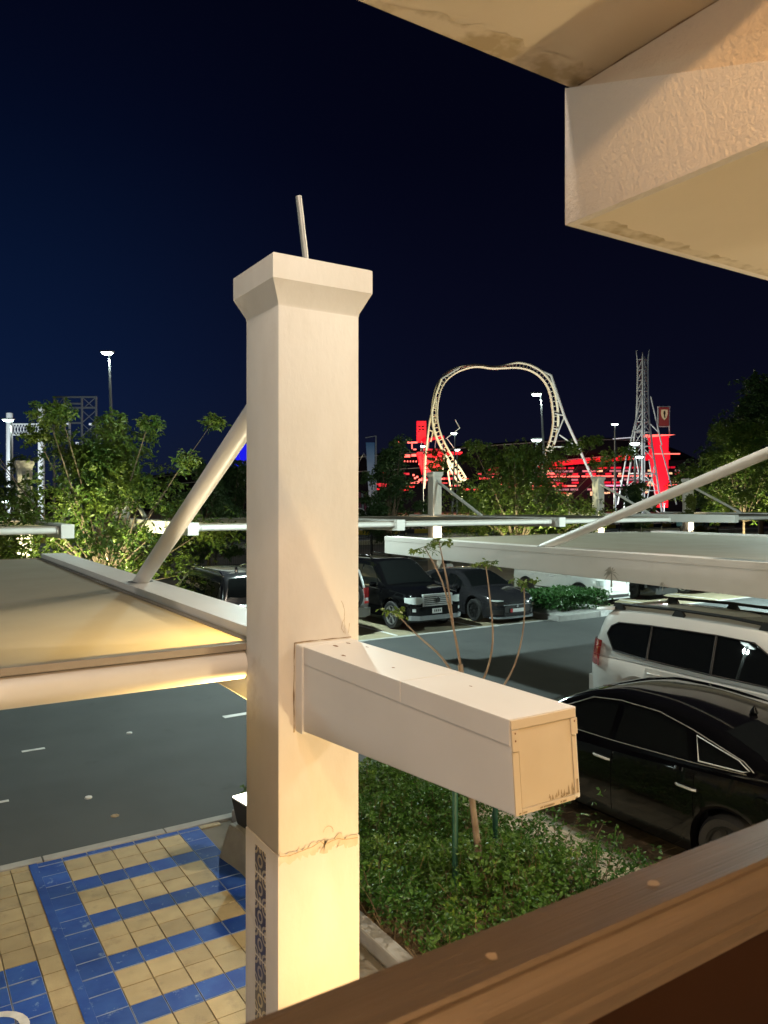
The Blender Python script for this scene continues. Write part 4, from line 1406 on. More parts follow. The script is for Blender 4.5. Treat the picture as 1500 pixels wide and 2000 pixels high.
pt('grille_surround', M_chromeglint, -.48, .48, .965, 1.015, 1, th=.03, parent=gr)
pt('grille_surround', M_chromeglint, -.50, -.455, .66, 1.0, 1, th=.028, parent=gr); pt('grille_surround', M_chromeglint, .455, .50, .66, 1.0, 1, th=.028, parent=gr)
pt('grille_surround', M_chromeglint, -.44, .44, .645, .675, 1, th=.03, parent=gr)
k = MB(); k.lathe([(.075, 2.488), (.07, 2.498)], 20, (0, 0, .85), 'x'); k.build('badge', M_plastic, gr, smooth=30)
pt('front_bumper', M_black, -.88, .88, .44, .70, 1, th=.07, push=.0, rnd_=.1)
pt('bumper_trim', M_greyplastic, -.84, .84, .33, .45, 1, th=.09)
npl = pt('number_plate', M_plate, -.22, .10, .50, .63, 1, th=.085)
for i in range(4):
    pt('plate_digit', M_plastic, -.16 + i * .06, -.13 + i * .06, .54, .60, 1, th=.088, parent=npl)
for sd in (1, -1):
    k = MB(); k.tube([(-2.0, sd * .62, 1.84), (-1.85, sd * .62, 1.89), (-.1, sd * .62, 1.90), (.1, sd * .62, 1.84)], .02, 8); k.build('roof_rail', M_black, te, smooth=50)
k = MB(); k.tube([(1.16, .05, 1.20), (1.10, .45, 1.235), (1.02, .78, 1.25)], .012, 6); k.build('wiper', M_plastic, te)

# -- low charcoal saloon beside it
cpe = dict(L=4.66, wr=.335, xf=1.42, xr=-1.26, paint=M_dgrey, spokes=10, rim=M_rimdark,
    deck=[(-2.33, .80), (-2.25, .98), (-2.0, 1.04), (-1.0, 1.01), (0, .95), (.9, .94), (1.2, .945), (1.75, .86), (2.1, .76), (2.26, .66), (2.33, .58)],
    plan=[(-2.33, .62), (-2.2, .80), (-1.8, .88), (-.6, .92), (.6, .92), (1.5, .915), (1.9, .87), (2.12, .78), (2.26, .64), (2.33, .50)],
    bot=[(-2.33, .4), (-2.1, .28), (-1.8, .18), (1.8, .16), (2.1, .17), (2.33, .20)],
    roof=[(-2.0, 1.04), (-1.5, 1.2), (-1.0, 1.34), (-.4, 1.42), (0, 1.425), (.4, 1.38), (.8, 1.22), (1.24, .95)],
    ws=(.44, 1.18), rw=(-1.95, -1.05), tumble=.50,
    win=[('side_window', [(.90, .985), (0, 1.0), (0, 1.32), (.36, 1.29), (.68, 1.15)], 0), ('side_window', [(-.08, 1.0), (-1.0, 1.06), (-.85, 1.25), (-.4, 1.32), (-.08, 1.33)], 0)],
    doors=[(-.06, .95, .26, .88, .08), (-.98, -.08, .26, .9, -.85)], hz=.82, handle=M_dgrey, mirror=(.74, .98), crown=.045)
tc_, ac = car('parked_sedan', 'charcoal saloon with wide dark grille and white and red plate', (15.22, 19.0, 0), R(-90), cpe)
pc = ac['patch']
for (y0, y1) in ((.52, .80), (-.80, -.52)):
    pc('headlight', M_head, y0, y1, .645, .695, 1, th=.012, rnd_=.6)
    pc('bumper_intake', M_plastic, y0, y1, .27, .40, 1, th=.012)
g2 = pc('grille', M_plastic, -.48, .48, .29, .54, 1, th=.016, rnd_=.45)
pc('grille_frame', M_greyplastic, -.5, .5, .53, .55, 1, th=.03, parent=g2)
k = MB(); k.lathe([(.05, 2.352), (.045, 2.362)], 18, (0, 0, .50), 'x'); k.build('badge', M_chrome, g2, smooth=30)
p2_ = pc('number_plate', M_plate, -.28, .24, .33, .43, 1, th=.03)
pc('plate_band', M_platered, -.28, -.19, .33, .43, 1, th=.034, parent=p2_)
pc('splitter', M_greyplastic, -.80, .80, .155, .20, 1, th=.05)

# -- pale green-silver off-roader with a spare wheel, seen from behind
paj = dict(L=4.4, wr=.37, xf=1.35, xr=-1.25, paint=M_silver, spokes=6,
    deck=[(-2.2, 1.00), (-2.15, 1.08), (-1.9, 1.10), (0, 1.08), (1.2, 1.08), (1.9, 1.02), (2.2, .86)],
    plan=[(-2.2, .78), (-2.15, .86), (-1.9, .90), (0, .92), (1.5, .91), (1.95, .86), (2.2, .62)],
    bot=[(-2.2, .5), (-1.9, .36), (1.9, .32), (2.2, .4)],
    roof=[(-2.16, 1.10), (-2.1, 1.5), (-2.0, 1.74), (-1.7, 1.80), (0, 1.82), (.35, 1.78), (.75, 1.45), (1.2, 1.08)],
    ws=(.4, 1.14), rw=(-2.15, -2.03), tumble=.28,
    win=[('quarter_window', [(-1.2, 1.14), (-1.9, 1.16), (-1.85, 1.60), (-1.2, 1.64)], 0), ('side_window', [(.85, 1.13), (-1.1, 1.14), (-1.1, 1.64), (.3, 1.62)], 0)],
    doors=[(-.1, .95, .46, 1.02, .02), (-1.1, -.12, .46, 1.02, -1.0)], hz=.95, crown=.03)
tp, apj = car('parked_suv', 'pale silver off-road car with covered spare wheel half hidden by the pillar', (9.86, 19.75, 0), R(90), paj)
k = MB(); k.lathe([(.24, 0), (.36, .02), (.385, .08), (.385, .18), (.33, .215), (.255, .21)], 32, axis='x'); sw = k.build('spare_wheel', M_tyre, tp, smooth=40)
sw.location = (-2.20 - .0, -.18, 1.02); sw.rotation_euler = (0, 0, math.pi)
k = MB(); k.lathe([(.255, .205), (.24, .225), (.06, .20), (0, .215)], 32, axis='x', caps=False); k.build('wheel_cover', M_rim, sw, smooth=40)
k = MB()
for i in range(6):
    a = i * math.pi / 3
    c, s_ = math.cos(a), math.sin(a)
    k.poly([(.222, .10 * c - .035 * s_, .10 * s_ + .035 * c), (.222, .10 * c + .035 * s_, .10 * s_ - .035 * c), (.228, .19 * c + .05 * s_, .19 * s_ - .05 * c), (.228, .19 * c - .05 * s_, .19 * s_ + .05 * c)])
k.build('cover_slot', M_plastic, sw, fix=False)
for sd in (1, -1):
    apj['patch']('tail_lamp', M_tail, sd * .70, sd * .875, .95, 1.22, -1, th=.02)
    apj['patch']('reflector', M_platered, sd * .70, sd * .86, .80, .86, -1, th=.02)
    k = MB(); k.tube([(-1.9, sd * .62, 1.83), (-1.8, sd * .62, 1.87), (-.1, sd * .62, 1.88), (.1, sd * .62, 1.83)], .02, 8); k.build('roof_rail', M_silver, tp, smooth=50)
apj['patch']('rear_bumper', M_silver, -.88, .88, .46, .70, -1, th=.12, rnd_=.12)

# -- dark off-roader glimpsed behind the left beam
dk = dict(expl); dk['paint'] = M_dgrey
td, ad = car('parked_suv', 'dark grey off-road car with shiny roof glimpsed past the left beam', (7.05, 19.0, 0), R(90), dk)
for sd in (1, -1):
    k = MB(); k.tube([(-1.95, sd * .66, 1.80), (-1.75, sd * .66, 1.87), (-.1, sd * .66, 1.88), (.2, sd * .66, 1.82)], .028, 8); k.build('roof_rail', M_chrome, td, smooth=50)
    ad['patch']('tail_lamp', M_tail, sd * .68, sd * .86, .85, 1.1, -1)
k = MB(); k.lathe([(.05, 1.84), (.05, 1.87), (.01, 1.95)], 8, (-1.4, .1, 0)); k.build('roof_aerial', M_chrome, td)

# -- white compact with black cladding beyond the hedge
cmp_ = dict(L=4.3, wr=.34, xf=1.32, xr=-1.30, paint=M_white, spokes=5, rim=M_rimdark,
    deck=[(-2.15, .9), (-2.1, 1.02), (-1.8, 1.05), (0, 1.02), (1.1, 1.02), (1.7, .98), (2.0, .90), (2.15, .76)],
    plan=[(-2.15, .72), (-2.05, .84), (-1.7, .90), (0, .91), (1.4, .905), (1.8, .87), (2.05, .78), (2.15, .64)],
    bot=[(-2.15, .42), (-1.9, .28), (1.8, .22), (2.0, .23), (2.15, .27)],
    roof=[(-2.08, 1.05), (-1.98, 1.3), (-1.75, 1.50), (-1.2, 1.55), (0, 1.56), (.4, 1.52), (.75, 1.3), (1.15, 1.02)],
    ws=(.45, 1.1), rw=(-2.06, -1.8), tumble=.3,
    win=[('side_window', [(.8, 1.07), (-1.6, 1.1), (-1.6, 1.42), (.35, 1.44)], 0)],
    doors=[(-.1, .95, .40, .96, .0), (-1.05, -.12, .40, .96, -.95)], hz=.88, mirror=(.7, 1.06), clad=True)
tw, aw = car('parked_hatchback', 'white compact car with black wheel-arch trim beyond the clipped hedge', (20.62, 19.8, 0), R(-90), cmp_)
pw_ = aw['patch']
aw['sidepatch']('side_stripe', M_plastic, -.90, .88, .33, .40)
aw['sidepatch']('side_stripe', M_plastic, -.90, .88, .45, .48)
pw_('lower_intake', M_plastic, -.62, .62, .27, .38, 1, th=.02, rnd_=.3)
pw_('bumper_lip', M_chromeglint, -.66, .66, .235, .265, 1, th=.04)
pw_('number_plate', M_plate, -.25, .25, .50, .61, 1, th=.03)
for sd in (1, -1):
    pw_('headlight', M_head, sd * .52, sd * .80, .70, .88, 1)
    pw_('fog_lamp_ring', M_chromeglint, sd * .60, sd * .74, .30, .42, 1, th=.03, rnd_=.7)

# -- dark low car beyond
dl = dict(cpe); dl['paint'] = M_black
tl, al = car('parked_sedan', 'black low car mostly hidden under the palm emblem of the beam', (23.5, 20.1, 0), R(-90), dl)
al['patch']('bumper_intake', M_plastic, -.6, .6, .22, .42, 1, th=.012)
for sd in (1, -1):
    al['patch']('headlight', M_head, sd * .5, sd * .78, .62, .69, 1)
dl2 = dict(paj); dl2['paint'] = M_dgrey
tq, aq = car('parked_suv', 'dark car standing farthest right in the row beyond the driveway', (26.4, 20.0, 0), R(-90), dl2)

# -- vehicles on the far road
van = dict(paj); van['paint'] = mat('teal_car_paint', (0.10, 0.26, 0.26), 0.3, coat=1.0)
car('passing_van', 'pale teal car passing on the far road at right', (87.0, 62.0, 0), R(0), van, group='cars on the far road')
far_w = dict(paj); far_w['paint'] = M_white
px_ = far(-4.0, 118, .0)
car('passing_suv', 'white car beyond the road under the blue banner', (px_[0], px_[1], .9), R(0), far_w, group='cars on the far road')

# ================================================================== street lamps
def street_lamp(label, r, d, h, arm=0.0, pole_lean=0.0, size=1.0, power=0, twin=False):
    b = far(r, d, 0)
    t = thing('street_lamp', label, 'street lamp', b, -YAW, 'street lamps beyond the car park')
    k = MB(); k.tube([(pole_lean, 0, 0), (pole_lean * .4, 0, h * .6), (0, 0, h + .25)], [.16 * size, .12 * size, .07 * size], 8)
    k.build('pole', M_pole, t, smooth=60)
    for s in ((1, -1) if twin else (1,)):
        k = MB(); k.tube([(0, 0, h + .2), (-s * arm, 0, h + .25)], .05 * size, 6); k.build('bracket', M_pole, t)
        x = -s * arm
        k = MB(); k.box(x - .52 * size, x + .52 * size, -.28 * size, .24 * size, h + .08, h + .24)
        hd = k.build('lamp_head', M_pole, t, bevel=.03)
        k = MB(); k.hexa([(x - .30 * size, -.20 * size, h - .10 * size), (x + .30 * size, -.20 * size, h - .10 * size), (x + .30 * size, .20 * size, h - .10 * size), (x - .30 * size, .20 * size, h - .10 * size)],
                         [(x - .42 * size, -.22 * size, h + .078), (x + .42 * size, -.22 * size, h + .078), (x + .42 * size, .22 * size, h + .078), (x - .42 * size, .22 * size, h + .078)])
        k.build('lamp_lens', M_ledwhite, hd)
    if power:
        lamp('street_light', 'SPOT', (0, 0, h - .5), power, (.86, 1.0, .93), t, .5, aim=(0, -8, -1), spot=150, blend=.5)
    return t
k9 = 1 / 1490
def at_px(px, py, d): return ((px - 750) * d * k9, EYE + (982 - py) * d * k9)
for (px, py, d, arm, lean, sz, pwr, lab) in (
        (213, 690, 78, 0.2, .6, 1.0, 2600, 'tall street lamp standing alone above the left tree'),
        (21, 821, 88, 0.3, .2, 1.0, 1500, 'street lamp in front of the white truss gate at left'),
        (10, 980, 70, 0.0, 0, .6, 0, 'low lamp at the left picture edge near the ground'),
        (1056, 771, 92, 0.5, .9, 1.0, 1500, 'tall street lamp inside the right side of the coaster loop'),
        (1048, 860, 85, 0.0, -.2, 1.0, 2000, 'bright street lamp low inside the coaster loop'),
        (889, 847, 120, 0.2, -.5, .9, 0, 'street lamp above the red lit roof edge'),
        (893, 879, 125, 0.0, 0, .8, 0, 'small street lamp at the tip of the red roof edge'),
        (1240, 867, 95, 0.0, 0, 1.0, 1500, 'brighter of two lamps in front of the lattice tower'),
        (1249, 893, 90, 0.0, 0, .8, 0, 'lower of two lamps in front of the lattice tower'),
        (1201, 829, 190, 0.0, 0, 1.4, 0, 'distant bright lamp between loop leg and lattice tower'),
        (826, 872, 200, 0.0, 0, 1.2, 0, 'lamp glowing beside the red lit cabin')):
    r_, h_ = at_px(px, py, d)
    street_lamp(lab, r_, d, h_, arm, lean, sz * 1.25, pwr)

# lot lamps added out of view to light the driveway and cars
for (x, y, h, p, lab) in ((25.0, 12.5, 4.8, LOT[0], 'added car park lamp standing right of the picture'), (8.42, 17.2, 6.7, LOT[3], 'added car park lamp hidden behind the near pillar'), (-12.0, 20.0, 9.0, LOT[1], 'added car park lamp standing left of the picture')):
    t = thing('added_lot_lamp', lab, 'street lamp', (x, y, 0), group='added lamps of the car park')
    MB().tube([(0, 0, 0), (0, 0, h)], [.09, .06], 8).build('pole', M_pole, t, smooth=60)
    k = MB(); k.box(-.35, .35, -.2, .2, h, h + .12); hd = k.build('lamp_head', M_pole, t)
    k = MB(); k.box(-.28, .28, -.16, .16, h - .05, h - .002); k.build('lamp_lens', M_ledwhite, hd)
    lamp('street_light', 'POINT', (0, 0, h - .3), p, LOT[2], t, .12)

# ================================================================== theme park beyond the road
def wf(r, h, d): return far(r, d, h)

hall = thing('theme_park_hall', 'huge dark swooping roof with red lit facade below it', 'building', far(20, 300, 0))
D = 305
rid = [(-150, 6), (-110, 12.5), (-75, 17), (-40, 20.5), (0, 23.8), (45, 27.8), (75, 29.6), (98, 29.8), (112, 27.6), (124, 23), (140, 14)]
rid = smooth_tab(rid, 40)
k = MB()
rows = []
for (r_, h) in rid:
    rows.append([wf(r_, -1, D + 40), wf(r_, h * .86, D + 26), wf(r_, h, D + 6), wf(r_, h - 1.6, D), wf(r_, h * .70, D - 2), wf(r_, max(1, h * .52), D + 1), wf(r_, -1, D + 2)])
k.grid(rows)
k.build('roof', M_hallroof, hall, world=True, smooth=50)
k = MB()                                         # pale edge line along the roof
k.tube([wf(r_, h - 1.3, D - .8) for r_, h in rid if -110 < r_ < 110], .14, 5)
k.tube([wf(r_, h * .70 - .2, D - 2.6) for r_, h in rid if -100 < r_ < 30], .16, 5)
k.build('roof_edge', M_lattice, hall, world=True)
k = MB(); k.hexa([wf(90.5, 28.6, D - 4), wf(98.5, 29.2, D - 4), wf(98.5, 29.2, D - 3), wf(90.5, 28.6, D - 3)], [wf(90.5, 28.9, D - 4), wf(98.5, 29.5, D - 4), wf(98.5, 29.5, D - 3), wf(90.5, 28.9, D - 3)])
k.build('skylight', M_ledwhite if False else mat('dim_white_light', (.6, .6, .6), .5, emit=(.75, .8, .9), estr=.6), hall, world=True)
# red soffit, facade bands and light lines
DF = 292
def bar(mb, r0, h0, r1, h1, t, d=DF, dep=.8):
    mb.hexa([wf(r0, h0 - t/2, d), wf(r1, h1 - t/2, d), wf(r1, h1 - t/2, d + dep), wf(r0, h0 - t/2, d + dep)], [wf(r0, h0 + t/2, d), wf(r1, h1 + t/2, d), wf(r1, h1 + t/2, d + dep), wf(r0, h0 + t/2, d + dep)])
k = MB(); k.hexa([wf(40, -1, DF + 2), wf(122, -1, DF + 2), wf(122, -1, DF + 8), wf(40, -1, DF + 8)], [wf(40, 15.5, DF + 2), wf(122, 20.5, DF + 2), wf(122, 20.5, DF + 8), wf(40, 15.5, DF + 8)])
k.build('facade', M_hallroof, hall, world=True)
for (a, b, c, d_, th, m) in ((64, 18.3, 96, 21.0, 1.7, M_red), (100, 21.2, 109.5, 21.6, 3.0, M_red), (40, 16.2, 63.5, 18.0, 1.0, M_reddim)):
    q = MB(); bar(q, a, b, c, d_, th); q.build('red_soffit', m, hall, world=True)
q = MB(); bar(q, 64, 19.45, 96, 22.2, .3, DF - .2); q.build('soffit_edge', M_lattice, hall, world=True)
rf = random.Random(21)
x = 42.0
for row, (h, ln_, m, p) in enumerate(((13.0, 9.0, M_redhot, .92), (9.4, 9.0, M_redhot, .8), (16.2, 2.6, M_reddim, .6), (15.0, 1.8, M_greywin, .75), (13.9, 1.8, M_reddim, .7), (11.7, 1.8, M_greywin, .7), (10.6, 2.2, M_reddim, .65), (8.0, 2.0, M_greywin, .5), (6.6, 2.6, M_reddim, .6))):
    x = 41.0 + rf.uniform(0, 2)
    while x < 119:
        l_ = ln_ * rf.uniform(.5, 1.5)
        if rf.random() < p:
            q = MB(); bar(q, x, h + x * .008, x + l_, h + (x + l_) * .008, .55 if row < 2 else .7, DF - .3)
            mm_ = m
            if row == 1 and 66 < x < 90: mm_ = M_pink
            if row >= 3 and rf.random() < .10: mm_ = M_warmwin
            q.build('facade_light', mm_, hall, world=True)
        x += l_ + rf.uniform(.25, 1.5)
for (a, h) in ((101, 11.0), (103.5, 12.2), (106, 10.4), (108, 8.5), (112, 9.5), (70, 6.5), (79, 7.0), (99.5, 8.0)):
    q = MB(); bar(q, a, h, a + 1.8, h, 1.5, DF - .5); q.build('facade_light', M_warmwin, hall, world=True)
# low red stretch left of the loop, seen through the trees
for i in range(46):
    a = rf.uniform(-4, 60); h = rf.choice((9.2, 10.2, 11.6, 13.5, 8.0)) + rf.uniform(-.3, .3)
    q = MB(); bar(q, a, h, a + rf.uniform(.8, 4.5), h, rf.uniform(.4, .8), 262, .5); q.build('facade_light', rf.choice((M_redhot, M_reddim, M_reddim, M_red)), hall, world=True)

# ---- red lit pylon with a framed shield panel on top
py_ = thing('lit_pylon', 'red lit leaning pylon with framed shield sign on top', 'sign tower', far(89, 246, 0))
k = MB(); k.hexa([wf(88.4, 2, 245), wf(91.2, 2, 245), wf(91.2, 2, 248), wf(88.4, 2, 248)], [wf(85.6, 25.0, 245), wf(91.4, 25.0, 245), wf(91.4, 25.0, 248), wf(85.6, 25.0, 248)])
k.build('shaft', M_red, py_, world=True)
k = MB(); k.hexa([wf(83.5, 24.6, 244.8), wf(86.5, 24.6, 244.8), wf(86.5, 24.6, 247), wf(83.5, 24.6, 247)], [wf(83.5, 25.4, 244.8), wf(93.5, 25.4, 244.8), wf(93.5, 25.4, 247), wf(83.5, 25.4, 247)])
k.build('cornice', M_redhot, py_, world=True)
k = MB(); k.tube([wf(85.7, 24.8, 244.6), wf(87.0, 13.5, 244.6), wf(88.6, 2, 244.6)], .13, 5); k.build('light_strip', M_redhot, py_, world=True)
k = MB(); bar(k, 86.0, 19.2, 94.8, 19.2, .35, 244.2); k.build('arm', M_redhot, py_, world=True)
k = MB()
for a in (88.7, 92.4): k.tube([wf(a, 24.5, 247), wf(a, 34.6, 247)], .22, 6)
k.tube([wf(88.5, 34.6, 247), wf(92.6, 34.6, 247)], .22, 6); k.tube([wf(88.5, 28.2, 247), wf(92.6, 28.2, 247)], .18, 6)
fr = k.build('sign_frame', M_lattice, py_, world=True)
M_signred = mat('sign_dark_red', (.10, .02, .02), .5, emit=(.20, .02, .02), estr=.30)
M_shield = mat('shield_cream', (.4, .34, .2), .5, emit=(.42, .33, .20), estr=.28)
k = MB(); bar(k, 89.0, 31.4, 92.1, 31.4, 6.0, 246.6, .3); k.build('sign_panel', M_signred, fr, world=True)
k = MB()
sh_ = [(89.5, 33.6), (91.6, 33.6), (91.65, 32.2), (91.3, 31.0), (90.55, 30.2), (89.8, 31.0), (89.45, 32.2)]
k.poly([wf(a, b, 246.4) for a, b in sh_]); k.build('shield', M_shield, fr, world=True, fix=False)
k = MB(); k.poly([wf(a, b, 246.3) for a, b in [(90.3, 33.1), (90.7, 33.2), (90.9, 32.5), (90.7, 31.6), (90.9, 31.0), (90.5, 30.9), (90.4, 31.7), (90.2, 32.3)]]); k.build('emblem', M_plastic, fr, world=True, fix=False)

# ---- red cabin and sloping roof left of the loop
cb = thing('lit_cabin', 'red lit station building with round roof left of the coaster loop', 'building', far(14, 252, 0))
k = MB(); k.hexa([wf(10.8, 23.5, 251), wf(13.9, 23.5, 251), wf(13.9, 23.5, 254), wf(10.8, 23.5, 254)], [wf(10.8, 30.4, 251), wf(13.9, 30.4, 251), wf(13.9, 30.4, 254), wf(10.8, 30.4, 254)])
sgn = k.build('sign_tower', M_red, cb, world=True)
for (a, b, w, h) in ((11.3, 28.6, .7, .35), (12.4, 28.6, .8, .35), (11.5, 27.6, .6, .35), (12.5, 27.6, .7, .35), (11.3, 27.0, .4, .3)):
    k = MB(); bar(k, a, b, a + w, b, h, 250.8, .2); k.build('sign_mark', M_hallroof, sgn, world=True)
k = MB()
k.hexa([wf(10.8, 19.0, 248), wf(25.5, 19.6, 248), wf(25.5, 19.6, 256), wf(10.8, 19.0, 256)], [wf(10.8, 20.0, 248), wf(25.5, 20.1, 248), wf(25.5, 20.1, 256), wf(10.8, 20.0, 256)])
k.build('roof_slab', M_red, cb, world=True)
k = MB(); k.hexa([wf(12.6, 12.8, 249), wf(18.8, 14.6, 249), wf(18.8, 14.6, 255), wf(12.6, 12.8, 255)], [wf(11.0, 18.9, 249), wf(19.2, 19.0, 249), wf(19.2, 19.0, 255), wf(11.0, 18.9, 255)])
k.build('lower_wall', M_red, cb, world=True)
k = MB(); bar(k, 14.0, 18.0, 16.8, 17.6, .9, 248.8, .1); k.build('dark_opening', M_hallroof, cb, world=True)
k = MB(); k.tube([wf(12.6, 13.4, 248.6), wf(17.5, 18.2, 248.6)], .18, 5); k.tube([wf(13.4, 18.6, 248.6), wf(13.6, 13.4, 248.6)], .15, 5); k.build('light_strip', M_redhot, cb, world=True)
k = MB(); k.tube([wf(13.0, 22.8, 249), wf(15.0, 24.2, 249), wf(17.5, 24.9, 249), wf(19.6, 24.9, 249)], .55, 6); k.tube([wf(12.6, 21.0, 249), wf(16, 20.6, 249), wf(19.8, 20.7, 249)], .5, 6)
k.build('ring_roof', M_reddim, cb, world=True, smooth=50)
k = MB()
for a, h0, h1 in ((12.0, 20, 23.5), (14.4, 20.3, 23.8), (19.0, 20.3, 24.6), (16.6, 20.2, 24.6)): k.tube([wf(a, h0, 249.3), wf(a + .3, h1, 249.3)], .12, 5)
k.build('post', M_support, cb, world=True)
LB_ = [(4.2, 23.4, 1.4, .7), (7.6, 23.3, 3.4, .5), (6.6, 18.9, 2.0, .9), (9.0, 19.1, 1.6, .8), (9.6, 21.0, 1.0, .4), (9.0, 22.2, .4, 2.0)]
for i in range(9):
    LB_.append((6.6 + i * .95, 17.1 - (i > 4) * (i - 4) * .9, .35, .5))
for (a, b) in ((9.4, 12.6), (9.9, 11.6), (10.6, 12.0), (12.3, 11.4), (12.8, 10.6), (13.1, 9.6), (12.6, 9.0), (13.6, 11.0), (9.0, 10.4), (11.0, 10.4)): LB_.append((a, b, .6, .6))
for (a, b, w, h) in LB_:
    k = MB(); bar(k, a, b, a + w, b, h, 250); k.build('light_block', M_redhot, cb, world=True)

# ---- coaster
co = thing('roller_coaster', 'tall yellowish roller coaster loop with pale support legs', 'roller coaster', far(35, 240, 0))
trk = [(24.6, 10.8), (22.9, 13.6), (20.9, 16.7), (18.4, 21.2), (16.6, 25.6), (15.8, 30.4), (16.1, 35.2), (17.4, 40.1), (20.0, 43.6), (23.8, 45.7), (29.0, 46.8), (34.6, 46.3), (38.7, 46.8), (42.7, 47.3), (46.7, 46.5), (50.4, 44.3), (53.2, 40.5), (54.6, 35.2), (55.1, 29.6), (54.3, 24.0), (52.2, 18.6), (49.1, 13.5), (46.7, 10.3), (44.5, 8.5)]
dd = [236, 236.5, 237, 237.6, 238.2, 239, 239.6, 240, 240.2, 240.6, 241, 241.6, 242.2, 242.6, 243, 243.4, 243.8, 244.2, 244.6, 245, 245.4, 246, 246.4, 246.8]
T3 = cr_pts([(a, b, d) for (a, b), d in zip(trk, dd)])
inn, outr, spine = [], [], []
N = len(T3)
for i, (a, b, d) in enumerate(T3):
    a2, b2, _ = T3[min(i+1, N-1)]; a1, b1, _ = T3[max(i-1, 0)]
    tx, tz = a2 - a1, b2 - b1; L = math.hypot(tx, tz) or 1
    nx, nz = tz / L, -tx / L                       # towards the inside of the loop
    tw_ = math.sin(max(0, min(1, (i / N - .36) / .2)) * math.pi)      # the track rolls over along the top
    w = .85 * (1 - .72 * tw_)
    inn.append(wf(a + nx * w, b + nz * w, d - .6 - .2 * tw_)); outr.append(wf(a + nx * w, b + nz * w, d + .6 + .2 * tw_))
    spine.append(wf(a - nx * w * .9, b - nz * w * .9, d))
k = MB(); k.tube(inn, .27, 6); k.tube(outr, .27, 6); k.build('rail', M_track, co, world=True, smooth=60)
k = MB(); k.tube(spine, .42, 8); k.build('spine', M_track, co, world=True, smooth=60)
k = MB()
for i in range(0, N, 2):
    k.tube([inn[i], spine[i], outr[i]], .11, 4); k.tube([inn[i], outr[i]], .08, 4)
k.build('tie', M_track, co, world=True)['kind'] = 'stuff'
def leg(pts, d, rad=.38, m=M_support):
    q = MB(); q.tube([wf(a, b, d) for a, b in pts], rad, 8); q.build('support', m, co, world=True, smooth=60)
leg([(47.2, 46.9), (53.4, 44.2), (57.6, 31.0), (66.5, 11.5), (69, 4)], 243.5, .46)
leg([(23.6, 45.9), (18.2, 42.6), (17.6, 40.8)], 239.5, .30)
leg([(18.0, 42.4), (16.2, 37.4), (14.2, 28.4), (13.0, 18.0), (12.6, 8)], 239.2, .36, M_track)
leg([(16.2, 37.4), (16.3, 30.0), (14.6, 22.6)], 239, .24, M_track)
for pr in ([(55.1, 36.0), (56.3, 35.6)], [(54.6, 32.0), (57.6, 31.3)], [(54.2, 27.2), (55.6, 27.0)], [(57.6, 31.0), (54.2, 22.6)], [(56.0, 25.2), (61.4, 21.5)], [(53.6, 21.4), (62.2, 21.3)], [(50.6, 44.9), (52.2, 43.4)]):
    leg(pr, 243.6, .24)
for pr in ([(14.6, 30.4), (16.0, 30.6)], [(13.9, 26.4), (16.6, 25.4)], [(15.2, 33.6), (16.2, 33.0)]):
    leg(pr, 239, .2, M_track)
leg([(21.6, 16.0), (19.8, 13.0), (21.0, 6.0)], 236.6, .26, M_track); leg([(18.6, 20), (20.4, 14.0), (23.5, 8.8)], 236.2, .3, M_track); leg([(22.0, 13.2), (24.0, 13.4)], 236.2, .22, M_track); leg([(21.2, 8.8), (25.6, 10.8)], 236, .22, M_track)
leg([(18.9, 19.5), (18.2, 13)], 237, .2, M_track)
leg([(19.8, 24), (24.2, 27.4), (22.8, 30)], 244, .16); leg([(20.2, 24.0), (22.8, 20.4)], 244, .14)

# ---- lattice tower
lt = thing('lattice_tower', 'slim grey steel lattice tower flaring into splayed legs', 'ride tower', far(75.3, 222, 0))
TD = 222
def ring_at(h):
    w = pw([(0, 6.2), (8, 5.0), (20, 3.0), (27, 2.1), (33, 1.75), (44, 1.55), (48, 2.1)], h)
    return [(75.3 + w * math.cos(a), TD + w * math.sin(a)) for a in [i * math.pi / 3 + .2 for i in range(6)]]
hs = [0, 4, 8, 12, 16, 20, 24, 27, 30, 33, 36, 39, 42, 45]
for i in range(6):
    k = MB(); k.tube([wf(ring_at(h)[i][0], h, ring_at(h)[i][1]) for h in hs + ([47.8] if i % 2 else [46.6])], [.26] * len(hs) + [.08], 6)
    k.build('column', M_lattice, lt, world=True, smooth=60)
k = MB()
for a_, b_ in zip(hs, hs[1:]):
    if a_ < 20 and a_ % 8: continue
    for i in range(6):
        p, q = ring_at(a_)[i], ring_at(b_)[(i + 1) % 6]
        k.tube([wf(p[0], a_, p[1]), wf(q[0], b_, q[1])], .13, 4)
        p2 = ring_at(b_)[i]
        k.tube([wf(p2[0], b_, p2[1]), wf(q[0], b_, q[1])], .13, 4)
k.build('bracing', M_lattice, lt, world=True)['kind'] = 'stuff'
k = MB()
for dx in (-.35, .1, .55): k.tube([wf(75.3 + dx, 0, TD), wf(75.3 + dx, 46, TD)], .16, 6)
k.build('lift_track', M_support, lt, world=True)
for (a0, h0, a1, h1) in ((74.0, 34, 69.8, 18), (69.8, 18, 66.8, 3), (76.6, 34, 79.4, 20), (79.4, 20, 83.6, 3), (71.2, 24, 73.6, 24.4), (67.8, 10, 72, 0), (78.6, 24, 76.2, 26)):
    k = MB(); k.tube([wf(a0, h0, TD - 3), wf(a1, h1, TD - 4)], .22, 6); k.build('leg', M_lattice, lt, world=True, smooth=60)
k = MB()
for (a0, h0, a1, h1) in ((72, 18, 74.6, 4), (74.6, 16, 72.4, 3), (76, 16, 78.4, 3), (77.6, 14, 75.2, 3), (73, 10, 77, 10), (71, 7, 79, 7)):
    k.tube([wf(a0, h0, TD - 3), wf(a1, h1, TD - 3)], .14, 5)
k.build('bracing', M_support, lt, world=True)

